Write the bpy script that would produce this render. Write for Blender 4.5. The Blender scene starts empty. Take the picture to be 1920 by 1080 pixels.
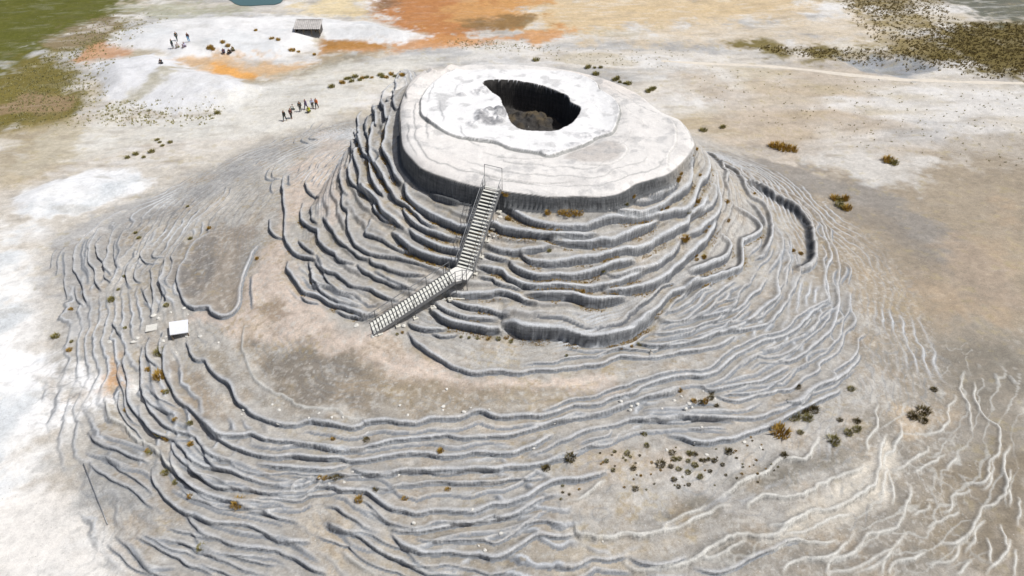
import bpy, bmesh, math, random
import numpy as np
from mathutils import Vector, Matrix
random.seed(7); np.random.seed(7)

# ---------------------------------------------------------------- camera, sky, sun, exposure
sc = bpy.context.scene
PITCH = math.radians(40.0); HFOV = 2*math.atan(960/1297.0); CAMZ = 46.0
cam_d = bpy.data.cameras.new('camera'); cam = bpy.data.objects.new('camera', cam_d)
sc.collection.objects.link(cam); sc.camera = cam
cam.location = (0, 0, CAMZ); cam.rotation_euler = (math.pi/2 - PITCH, 0, 0)
cam_d.angle = HFOV; cam_d.clip_start = 0.5; cam_d.clip_end = 20000

SUN_EL = math.radians(60.0); SUN_AZ = math.radians(97.0)      # azimuth clockwise from +y (far side) towards +x (right)
sdir = Vector((math.sin(SUN_AZ)*math.cos(SUN_EL), math.cos(SUN_AZ)*math.cos(SUN_EL), math.sin(SUN_EL)))
w = bpy.data.worlds.new("World"); sc.world = w; w.use_nodes = True
nt = w.node_tree; nt.nodes.clear()
sky = nt.nodes.new('ShaderNodeTexSky'); sky.sky_type = 'NISHITA'; sky.sun_disc = False
sky.sun_elevation = SUN_EL; sky.sun_rotation = SUN_AZ; sky.altitude = 0; sky.dust_density = 4.0; sky.ozone_density = 0.6
bg = nt.nodes.new('ShaderNodeBackground'); bg.inputs['Strength'].default_value = 0.078
wo = nt.nodes.new('ShaderNodeOutputWorld')
nt.links.new(sky.outputs[0], bg.inputs[0]); nt.links.new(bg.outputs[0], wo.inputs[0])
sl = bpy.data.lights.new('sun', 'SUN'); sl.energy = 3.7; sl.angle = math.radians(1.2); sl.color = (1.0, 0.982, 0.95)
so = bpy.data.objects.new('sun', sl); sc.collection.objects.link(so)
so.rotation_euler = sdir.to_track_quat('Z', 'Y').to_euler()
sc.view_settings.view_transform = 'Standard'; sc.view_settings.look = 'None'
sc.view_settings.gamma = 1; sc.view_settings.exposure = 0.0

# ---------------------------------------------------------------- helpers
def tag(o, label=None, cat=None, group=None, kind=None):
    if label: o['label'] = label
    if cat: o['category'] = cat
    if group: o['group'] = group
    if kind: o['kind'] = kind
    return o
def lin(c):
    c = np.asarray(c, float)/255.0
    return np.where(c <= 0.04045, c/12.92, ((c+0.055)/1.055)**2.4)
ALB = 0.82
def rays(px):
    px = np.asarray(px, float); f = 1297.0
    a = (540-px[:, 1])/f; cx = (px[:, 0]-960)/f
    c, s = math.cos(PITCH), math.sin(PITCH)
    return np.stack([cx, c + a*s, -s + a*c], 1)
def at_plane(px, z):
    r = rays(px); t = (z-CAMZ)/r[:, 2]
    return r*t[:, None] + np.array([0, 0, CAMZ])

# noise in numpy
def _hash(ix, iy, seed):
    n = (ix*374761393 + iy*668265263 + seed*974634777) & 0xffffffff
    n = ((n ^ (n >> 13))*1274126177) & 0xffffffff
    n = ((n ^ (n >> 16))*2246822519) & 0xffffffff
    return ((n ^ (n >> 15)) & 0xffffff).astype(np.float64)/16777216.0
def vnoise(x, y, seed=0):
    x0 = np.floor(x); y0 = np.floor(y); fx = x-x0; fy = y-y0
    ix = x0.astype(np.int64)+100000; iy = y0.astype(np.int64)+100000
    fx = fx*fx*fx*(fx*(fx*6-15)+10); fy = fy*fy*fy*(fy*(fy*6-15)+10)
    a = _hash(ix, iy, seed); b = _hash(ix+1, iy, seed); c = _hash(ix, iy+1, seed); d = _hash(ix+1, iy+1, seed)
    return (a*(1-fx)+b*fx)*(1-fy) + (c*(1-fx)+d*fx)*fy
def fbm(x, y, scale, oct=4, seed=0):
    v = 0; a = 0.5; tot = 0
    ca, sa = math.cos(0.6), math.sin(0.6)
    x = x*scale; y = y*scale
    for i in range(oct):
        v = v + a*(vnoise(x, y, seed+i*17)*2-1); tot += a; a *= 0.5
        x, y = (x*ca - y*sa)*2.03+11.3, (x*sa + y*ca)*2.03+5.7
    return v/tot
def sstep(a, b, x):
    t = np.clip((x-a)/(b-a), 0, 1); return t*t*(3-2*t)

# ---------------------------------------------------------------- photo tracings (pixel coordinates of the 1920x1080 photograph; 4x tiles)
TO = dict(A=(480, 100), B=(880, 100), C=(480, 340), D=(880, 340), E=(1240, 270), F=(740, 540), G=(1180, 520), H=(60, 340),
          I=(60, 600), J=(480, 700), K=(900, 700), L=(160, 810), M=(600, 810), N=(1040, 810), O=(1440, 700), P=(1440, 810))
def T(s):
    out = []; cur = None
    for tok in s.split():
        if tok.isalpha(): cur = TO[tok]; continue
        x, y = tok.split(','); out.append((cur[0]+float(x)/4, cur[1]+float(y)/4))
    return out

DISC = T("A 1080,480 1085,600 1105,700 1180,790 1250,850 1400,910 1560,958 1690,985 D 100,38 250,58 450,80 620,100 800,95 1000,95 1150,65 1260,0 "
         "B 1400,920 1500,885 1600,800 1670,710 1690,640 1600,500 1450,430 1300,310 1150,230 1000,170 800,120 600,90 400,75 200,70 0,72 A 1400,92 1250,130 1160,190 1110,280 1080,380")
CRATER = T("B 105,225 180,210 350,215 480,240 600,265 730,320 760,370 830,420 810,480 770,520 700,560 640,580 540,580 400,570 320,530 290,480 260,400 220,330 160,290")

# (drop in metres, kind, tracing); downhill lies to the right of the line as it is walked
RIMS = [
(.9,'r',"D 215,180 300,200 380,240 480,285 620,315 780,320 900,305 1000,290 1120,270 1250,255 1380,245 1450,235 1560,210 1640,160 1700,90 E 310,270 345,180 330,80 290,10"),
(.8,'r',"D 1075,160 1110,190 1200,215 1300,205 1400,180 1480,130 1560,70 1640,10 1665,-80 1685,-180 1690,-260"),
(.4,'r',"D 1150,120 1200,140 1300,145 1400,130 1470,95 1520,50"),
(.4,'r',"D 1290,95 1400,75 1500,40 1560,-20"),
(1.1,'r',"C 1100,0 1130,60 1200,140 1290,210 1400,260 1500,300 1590,322 1780,300 D 240,335 330,360 450,375 600,388 700,388 850,375 960,355"),
(1.1,'r',"D 600,390 650,412 750,425 900,425 1050,405 1200,370 1300,330 1380,290 1440,260"),
(.7,'r',"D 120,450 200,480 300,490 400,500 520,495 620,465"),
(1.0,'r',"D 385,490 430,540 500,570 600,580 720,575 800,565 880,560 980,540 1060,510 1150,495 1280,480 1380,430 1440,400 1560,340 1640,290 1660,240 1740,180 1780,110 1760,60"),
(.7,'r',"D 100,520 200,545 310,560"),
(1.1,'r',"D 315,560 350,610 420,650 520,675 650,680 800,680 900,665 1000,630 1080,590 1180,560 1250,555"),
(.7,'r',"D 1035,640 1060,680 1120,690 1200,660 1320,630 1440,590 1520,540 1560,470 1580,400"),
(1.0,'r',"D 50,600 150,620 260,650 300,700 380,740 500,770 620,765 720,770 850,780 950,765 1060,740 1180,700 1260,665 1320,645"),
(1.6,'r',"D 400,800 520,820 650,830 780,840 900,860 1000,860 1080,850 1180,830"),
(1.3,'r',"D 1000,770 1100,795 1200,795 1320,770 1420,725 1520,650 1620,570 1720,460 1800,380 1840,310 1860,250"),
(.9,'r',"D -200,820 -60,830 120,820 220,810 300,830 380,860 450,880 520,890"),
(.5,'r',"D 60,700 180,715 200,740 320,770 400,800"),
(.8,'r',"F 380,60 450,90 560,130 700,150 800,200 870,215"),
(2.3,'r',"F 800,205 900,225 1000,260 1150,280 1300,290 1450,325 1600,330 1720,300 1820,250 1900,190 G 200,220"),
(.8,'r',"F 1720,300 1820,250 1900,190 G 200,220 250,165 320,110 400,80 450,40 560,10"),
(.7,'r',"F 280,90 340,130 430,180 560,220 700,225 780,225"),
(1.3,'r',"F 250,140 330,180 430,225 520,240 640,260 740,270 820,285"),
(.7,'r',"F 95,235 150,280 240,300 330,280 390,260"),
(.4,'r',"F 270,330 350,360 440,350 470,320"),
(.55,'r',"F 95,310 150,390 230,450 300,490 380,530 450,570 540,600 620,620 720,610 820,600 930,620 1020,600 1180,610 1300,590 1420,570 1540,555 1640,510 1720,480 1900,490 G 180,580 300,565 420,545 560,520 680,500 750,460 810,410"),
(.6,'r',"I 1150,150 1190,240 1230,290 1300,290 1340,350 1400,420 1480,470 1530,570 1620,650 1720,710 1850,750 J 240,360 300,365 400,335 500,345 620,365 720,385 780,370 830,345 1000,335 1080,350 1200,360 1300,335 1450,330 1550,320 1640,285 1720,285 1800,310 K 240,300 350,295 480,290 600,260 700,225 860,225 960,190 1050,160 1150,130 1220,80 1300,50 1400,20 G 400,720 560,715 640,690 730,640 820,570 920,510 1000,460 1100,430 1200,400 1270,370 1320,290 1350,240 1430,210 1500,180 1500,100 1480,10 E 1235,920 1265,830 1215,700 1190,600 1150,560"),
(.6,'r',"I 1000,170 990,260 1000,400 1050,500 1110,610 1220,680 1320,760 1420,830 1550,845 1650,825 1760,870 J 240,490 400,520 560,545 680,560 800,550 900,530 1000,495 1150,475 1300,480 1400,465 1430,450 1560,460 1700,445 K 220,435 400,400 520,360 650,325 800,305 960,260 1100,210 1200,170 1320,140 1450,100 1500,90"),
(.7,'r',"I 1280,760 1400,880 1520,940 1650,985 1800,1010 J 240,600 360,590 420,605 620,605 720,625 860,620 1000,605 1150,590 1300,600 1380,620 1500,610 1650,590 K 240,590 300,570 400,530 480,480 540,420"),
(.7,'r',"J 0,660 100,680 250,690 400,690 520,700 640,670 700,640"),
(.7,'r',"J 700,690 820,720 950,730 1080,700 1220,700 1400,690 1600,690 1800,690 K 240,680 300,670 450,650 560,630 660,620"),
(.6,'r',"L 640,20 720,110 800,190 900,240 1060,270 1180,310 1300,345 1450,370 1580,390 1680,350 1700,290"),
(.5,'r',"L 640,60 680,150 760,220 860,290 930,360 1030,400 1200,410 1400,420 1560,420 1700,400"),
(.6,'r',"L 640,150 660,230 740,320 840,400 960,460 1090,500 1180,520 1260,560"),
(.5,'r',"L 900,90 950,190 1010,250 1080,270"),
(.45,'w',"I 550,560 570,700 620,750 690,780 740,850 850,920 940,1010 1000,1060 L 680,270 740,310"),
(.55,'r',"L 500,240 520,340 560,440 640,520 720,580 850,620 960,660 1120,665 1240,680 1340,730 1460,790 1600,800 1700,805"),
(.4,'r',"I 870,120 870,230 910,310 970,350"),
(.6,'r',"I 690,210 690,340 720,460 730,580 780,690 860,760 950,830 1050,850"),
(.6,'r',"I 820,180 820,340 830,450 840,540 870,640 930,710 1000,770 1100,810 1200,830 1280,890 1330,950 1420,1010 1500,1030"),
(.5,'r',"I 840,480 900,590 960,650 1030,690 1100,710"),
(.7,'r',"J 400,830 520,830 650,860 M 280,430 350,430 430,480 520,540 640,570 720,590 860,555 1000,560 1140,580 1200,560 1280,520 1400,510 1500,470 1600,430 1700,380 1800,350 1920,340 K 850,745 960,730"),
(.4,'r',"J 0,920 180,930 340,940 380,910 520,890 700,880"),
(.5,'r',"M 500,700 600,720 740,730 830,710 950,680 1100,650 1200,640 1350,620 1450,590 1560,520 1650,490 1800,440"),
(.4,'r',"M 20,540 130,560 200,630 300,690 400,730 460,730"),
(.6,'r',"M 520,740 640,830 740,870 840,880 960,870 1080,880 1200,880 1290,910 1380,890 1460,850 1560,800 1650,760 1750,770 1850,765 1920,740"),
(.5,'w',"N 165,650 180,730 280,770 400,790 520,765 640,775 760,760 860,740 960,710 1060,660 1160,610 1250,570 1330,545"),
(.6,'r',"M 30,655 110,690 200,730 290,750 350,820 430,880 520,920 620,930 700,990 800,1040 900,1060 1080,1050"),
(.3,'r',"M 320,570 420,600 480,660 560,700"),
(.35,'w',"M 170,880 240,940 330,1000 430,1070"),
(.3,'w',"N 810,740 880,680 960,650 1060,600 1140,550"),
(.45,'w',"N 1240,500 1320,450 1380,410 1430,370 1520,345 1600,310 1680,240 1770,205 1860,210 1920,170 O 340,570 380,520 400,470"),
(.4,'w',"N 1450,570 1520,510 1600,485 1700,505 1800,480 1920,440 P 420,400 530,350 640,310 710,270 735,230"),
(.4,'r',"N 0,1010 150,990 280,920 400,940 560,910"),
(.5,'r',"N 560,910 660,960 780,980 900,960 1000,930"),
(.5,'w',"N 520,950 600,1020 760,1010 900,990 1050,940 1120,900 1240,830 1380,790 1500,780 1640,770 1740,700 1860,640 1920,590 P 450,570 560,540 660,490 760,440 830,370 840,300 840,220 860,130 880,60 900,0"),
(.3,'w',"N 1050,960 1200,950 1290,890 1360,830 1430,790"),
(.4,'r',"N 1040,1020 1200,1030 1340,990 1430,940 1560,890 1640,850 1730,800 1850,780"),
(.4,'r',"N 700,1075 860,1060 1000,1040"),
(.3,'w',"N 1720,1070 1780,1000 1870,950 P 320,940 470,930 560,870 620,820 650,740"),
(.4,'w',"P 320,940 420,950 600,930 700,860 760,780 860,750 960,730 1010,670 1050,560 1080,460 1070,390"),
(.3,'w',"P 440,1040 500,1060 620,1050 720,990 820,920 930,880 1000,800 1030,720"),
(.25,'w',"P 440,1040 500,980 600,945"),
(.3,'w',"P 640,1070 760,1050 860,970 940,900 1000,850"),
(.3,'w',"P 880,280 900,160 940,140 970,60 1000,0 O 1020,360"),
(.3,'w',"P 930,290 1030,270 1080,210 1170,150 1210,100"),
(.3,'w',"P 870,480 890,340 910,240"), (.2,'w',"P 940,550 955,450 940,340 920,270"),
(.3,'w',"O 740,600 770,480 820,390 815,290 840,220"),
(.4,'w',"P 1280,845 1440,825 1520,760 1550,680 1600,600 1620,550 1700,530 1760,450 1785,380 1770,300 1780,200 1830,100"),
(.3,'w',"P 1490,890 1570,820 1590,720 1640,640"), (.3,'w',"P 1210,980 1370,960 1430,880 1450,830"),
(.3,'w',"P 1460,400 1530,390 1620,390 1660,320 1670,220 1710,150 1720,20 O 1700,400 1640,360 1580,280 1550,180 1540,60"),
(.2,'w',"P 1600,430 1650,420 1690,330 1700,180"),
(.3,'w',"O 1180,450 1290,460 1350,380 1370,260 1420,210 1410,160"),
(.2,'w',"O 1510,440 1530,340 1500,210 1450,130 1470,0"),
(.3,'w',"P 1660,1075 1740,1000 1800,890 1830,780"), (.2,'w',"P 1780,880 1790,800 1770,680"), (.2,'w',"P 1640,970 1670,860 1650,770"),
(.2,'w',"P 1830,1075 1880,980 1900,870"), (.2,'w',"P 1080,620 1180,590 1230,530"), (.2,'w',"P 1290,600 1380,590 1400,500 1460,470 1550,440"),
(.2,'w',"P 1300,660 1400,620 1440,590"), (.3,'w',"P 930,1070 1000,980 1100,950 1190,860"), (.3,'w',"P 880,1070 910,980 950,890"),
(.3,'w',"P 0,700 140,690 300,600"), (.25,'w',"P 110,750 300,750 380,700 470,640 600,600 650,590"), (.3,'w',"P 0,880 80,850 160,800 260,800 400,830 540,830"),
(.2,'w',"P 1100,310 1180,270 1250,230 1330,160"), (.2,'w',"P 1340,270 1430,200"), (.2,'w',"P 1820,560 1840,480 1820,400 1850,280"), (.2,'w',"P 1420,1050 1500,1000 1560,960"),
(.2,'w',"P 1200,720 1270,670 1350,640"),(.2,'w',"P 1880,700 1900,600 1905,480"),(.2,'w',"O 1800,20 1860,100"),(.2,'w',"O 1690,0 1700,90"),
(.5,'r',"G 530,790 620,830 720,810 820,790 950,770 1060,730 1130,690 1200,650"),
(.4,'r',"G 640,860 760,910 840,890 940,860 1050,850 1100,830 1190,830 1250,780 1300,740 1400,690 1420,640 1520,590 1600,500 1620,400 1680,330 1670,200 1660,100"),
(.3,'r',"G 840,660 960,590 1060,600 1180,560 1300,470"),
(.7,'r',"G 1110,620 1200,620 1260,600 1330,550 1380,490 1460,430 1510,370 1550,270 1560,150 1550,0"),
(.3,'r',"G 1270,410 1360,410 1410,330 1420,280 1500,240"),
(.45,'r',"G 0,1060 200,1040 430,1030 650,1050 850,1060 1000,1030 1120,980 1280,890 1400,810 1520,760 1600,700 1700,640 1740,560"),
(.3,'r',"G 100,1010 350,1010 600,1005 780,1010 900,990 1000,930"),
(.3,'r',"K 1550,400 1700,410 1850,400"),
(.7,'r',"K 1400,420 1500,460 1600,500 1700,500 1800,470 1920,450 O 0,370 80,340 170,290 300,240 400,190 520,150 560,100"),
(.4,'r',"K 330,620 480,560 600,500 720,450 820,410 1000,380 1150,330 1350,320 1550,310 1750,320 1920,340"),
(.3,'r',"K 700,590 820,540 980,510 1040,440"), (.3,'w',"K 640,960 740,940 860,870 960,800"), (.3,'r',"K 0,820 150,810 260,760"),
(.35,'r',"K 1320,170 1400,140 1480,130"),
(.4,'r',"G 220,310 380,330 470,270 540,210 620,150 700,80 800,20"),
(.4,'r',"G 150,400 300,400 450,380 560,350 660,300 740,230 800,120"),
(.7,'r',"G 60,440 150,480 300,490 460,460 600,400 700,380 820,340 930,270 1030,200 1100,140 1110,0"),
(.6,'r',"G 700,380 900,370 1040,330 1110,260 1180,180 1230,60 E 1010,1000 1030,950"),
(.5,'r',"G 500,290 620,260 740,240 830,210 910,130 980,90 1040,0"), (.4,'r',"G 260,250 350,240 440,180 540,100 640,70"),
(.3,'r',"G 390,340 480,300 640,210 720,160 770,80"),
(.8,'e',"E 190,930 300,910 420,880 500,830 520,760 490,700 440,650"),
(.8,'e',"E 160,1075 250,1020 400,980 560,930 600,880 600,760 640,710 710,670 740,620 700,560 640,510 560,460 530,420"),
(.6,'e',"E 530,420 520,370 490,300 490,220 450,150 350,60"),
(.6,'e',"E 760,830 830,700 830,560 790,470 740,430 680,400 640,350 620,280 560,200 430,130"),
(.35,'d',"E 1020,950 1130,900 1150,800 1145,680 1100,590 1030,510 940,450 850,400 770,350 710,300 620,280"),
(.4,'r',"E 1150,620 1110,540 1000,460 880,380 760,320 640,250 590,210"),
(.4,'r',"E 1330,900 1320,800 1270,700 1220,600 1120,480 980,380 800,290 600,190 460,120"),
(.4,'e',"E 780,620 770,560 720,480 650,410"), (.3,'r',"E 860,1060 870,960 900,800 890,680 840,600"), (.3,'r',"E 930,1060 950,900 940,760"),
(.5,'r',"E 210,540 290,500 370,460 410,380 400,300 350,230"), (.6,'r',"E 190,650 280,620 350,570 420,520 450,440 430,330 420,240 380,150"),
(.3,'r',"E 1340,1060 1340,920 1310,860"),
(.5,'r',"E 690,860 760,830 790,780"), (.3,'r',"E 640,830 730,760 760,700"), (.3,'r',"E 700,950 800,860 840,760"),
(.8,'r',"C 1010,60 1050,120 1130,170 1200,230 1280,280 1380,310"),
(.7,'r',"C 1310,70 1360,110 1430,135 1520,160"),
(.9,'r',"C 1090,170 1130,250 1200,310 1290,360 1400,395 1530,405"),
(1.0,'r',"C 1140,330 1200,390 1290,440 1400,480 1500,500 1620,520"),
(1.3,'r',"C 1010,350 1060,380 1130,440 1220,510 1330,550 1420,570 1490,580 1600,600"),
(1.0,'r',"C 800,0 870,80 930,160 1000,220 1080,290 1130,330"), (.6,'r',"C 870,130 900,210 970,270 1020,300"),
(.5,'r',"C 870,250 860,330 830,380 900,410 980,460 1070,500 1170,520"),
(.5,'r',"C 650,60 650,180 690,220 690,330 710,400 770,470 850,520 950,550 1080,560 1200,590 1380,630"),
(.5,'r',"C 850,550 880,600 960,620 1050,650 1150,680 1280,690"), (.5,'r',"C 760,600 800,650 880,690 960,720 1040,760 1150,800"),
(.4,'r',"C 900,640 1000,700 1100,750 1220,790"), (.5,'r',"C 500,250 560,330 620,420 680,490 760,550 850,580"),
(.6,'r',"C 350,150 350,260 390,320 460,360 480,440 540,500 600,540 640,580 740,600"),
(.7,'r',"C 200,0 220,120 225,250 225,400 260,490 310,550 400,570 450,580"),
(.5,'r',"C 440,590 500,650 600,700 660,740 720,780 800,790 860,800 920,830 1000,870 1080,880"),
(.5,'r',"C 100,270 105,350 140,400 220,415"), (.4,'r',"C 330,430 370,500 440,550"),
(.8,'r',"C 240,580 250,640 300,740 350,810 420,830 480,840 540,890 620,920 720,950 840,980 920,970"),
(.6,'r',"C 420,640 440,700 490,790 560,840 640,880 740,910 800,905"), (.4,'r',"C 380,590 420,680 430,760 450,810"),
(.3,'r',"C 330,840 400,880 480,890"), (.3,'r',"C 380,0 400,60 450,100"), (.3,'r',"C 410,180 420,270 470,320"),
(.6,'r',"C 590,930 680,980 780,1000 840,1010"),
(1.1,'r',"A 940,340 960,410 1000,480 990,560 980,640 960,700 1000,780 1030,860 1060,930 1100,960"),
(1.0,'r',"A 880,380 900,450 880,520 870,600 860,690 890,790 930,850 970,930 1010,1000 1050,1060"),
(.9,'r',"A 790,430 770,520 790,620 810,710 850,780 860,860 880,940 930,1010 970,1060"),
(.7,'r',"A 740,560 770,640 740,720 740,800 790,880 790,960 840,1020 880,1070"),
(.6,'r',"A 710,660 720,760 700,850 720,950 800,1010"), (.5,'r',"A 650,830 640,920 660,1000 690,1060"),
(.8,'r',"A 1500,70 1300,100 1150,150 1050,210 980,270 940,340"), (.6,'r',"A 1080,200 1050,260 1040,330 1070,390"),
(.3,'r',"A 560,740 470,860 400,920 380,980 430,1050 480,1070"), (.25,'r',"A 430,700 330,750 180,810 100,870 80,930 130,940 200,930"),
(.25,'r',"A 540,740 450,800 390,880"), (.25,'r',"A 500,530 400,600 340,650 400,680"), (.2,'r',"A 130,740 60,780 0,830"), (.3,'r',"A 290,870 220,920 200,980 230,1040"),
(.5,'r',"H 1450,30 1420,130 1320,220 1200,310 1130,390 1060,480 1010,570 1000,680 985,780 1020,870 1030,900"),
(.55,'r',"H 1350,370 1250,440 1190,500 1150,590 1100,680 1100,780 1150,880 1200,930 1330,930 1360,970 1420,1000 1490,980 1540,910 1550,780 1590,650 1640,550 1700,460"),
(.4,'r',"H 940,340 880,420 830,540 790,640 780,720 820,750"), (.5,'r',"H 700,200 560,290 440,370 360,450 320,550 320,650 370,740 400,840 410,930"),
(.45,'r',"H 530,340 460,440 430,530 440,600 490,660 470,740 530,820"), (.5,'r',"H 720,290 620,370 590,470 560,560 560,640 600,700"),
(.3,'r',"H 1000,440 920,520 920,560 990,550"), (.4,'r',"H 900,640 900,760 900,880 890,1000"), (.3,'r',"H 820,780 850,860 890,910"),
(.3,'r',"H 250,480 200,590 180,700"), (.3,'r',"H 240,650 240,760 250,880"), (.3,'r',"H 330,780 340,880 380,940"), (.15,'r',"H 1650,700 1640,900 1650,960"),
(.3,'r',"I 600,0 650,70 690,130"), (.45,'r',"I 410,820 450,890 520,930 640,970 740,1020 880,1060"),
(.3,'r',"L 20,230 100,290 200,340 330,400 430,480 520,560"), (.4,'r',"L 230,760 330,830 400,910 460,980 520,1040 640,1070"),
(.4,'r',"L 370,770 500,820 620,880 720,920 760,970 880,1000 960,1060"),
(.5,'r',"L 720,600 800,680 870,740 980,770 1080,820 1200,850 1330,870 1460,890 1560,930 1650,980 1720,1030 1810,1060"),
(.3,'r',"L 530,780 650,800 800,830 940,870 1000,890"), (.3,'r',"L 880,880 1000,940 1130,980 1250,1020 1400,1060"), (.4,'r',"L 1180,590 1340,600 1440,650 1600,680"),
(.15,'w',"I 1600,30 1570,120 1560,200 1600,320 1680,440 1780,530 J 240,190 300,240 480,280 600,290 700,330 830,345"),
(.32,'t',"A 1500,130 1330,230 1250,330 1240,400 1250,470 1350,550 1440,600 1530,630 1600,640 B 60,650 180,660 300,710 400,735 530,762 600,780 720,730 850,690 960,630 1060,600 1110,500 1120,420 1060,340 970,280 950,230 860,180 700,130"),
(.25,'t',"A 1400,140 1250,180 1170,240 1130,290 1140,340"), (.12,'t',"B 1480,860 1490,750 1540,680 1540,560 1490,490 1380,470"),
(.07,'t',"B 100,740 250,780 400,800 580,790"), (.08,'t',"B 0,860 200,930 400,960 640,970 800,965"), (.08,'t',"B 820,840 1000,850 1130,800 1180,710 1120,660"),
]

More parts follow.
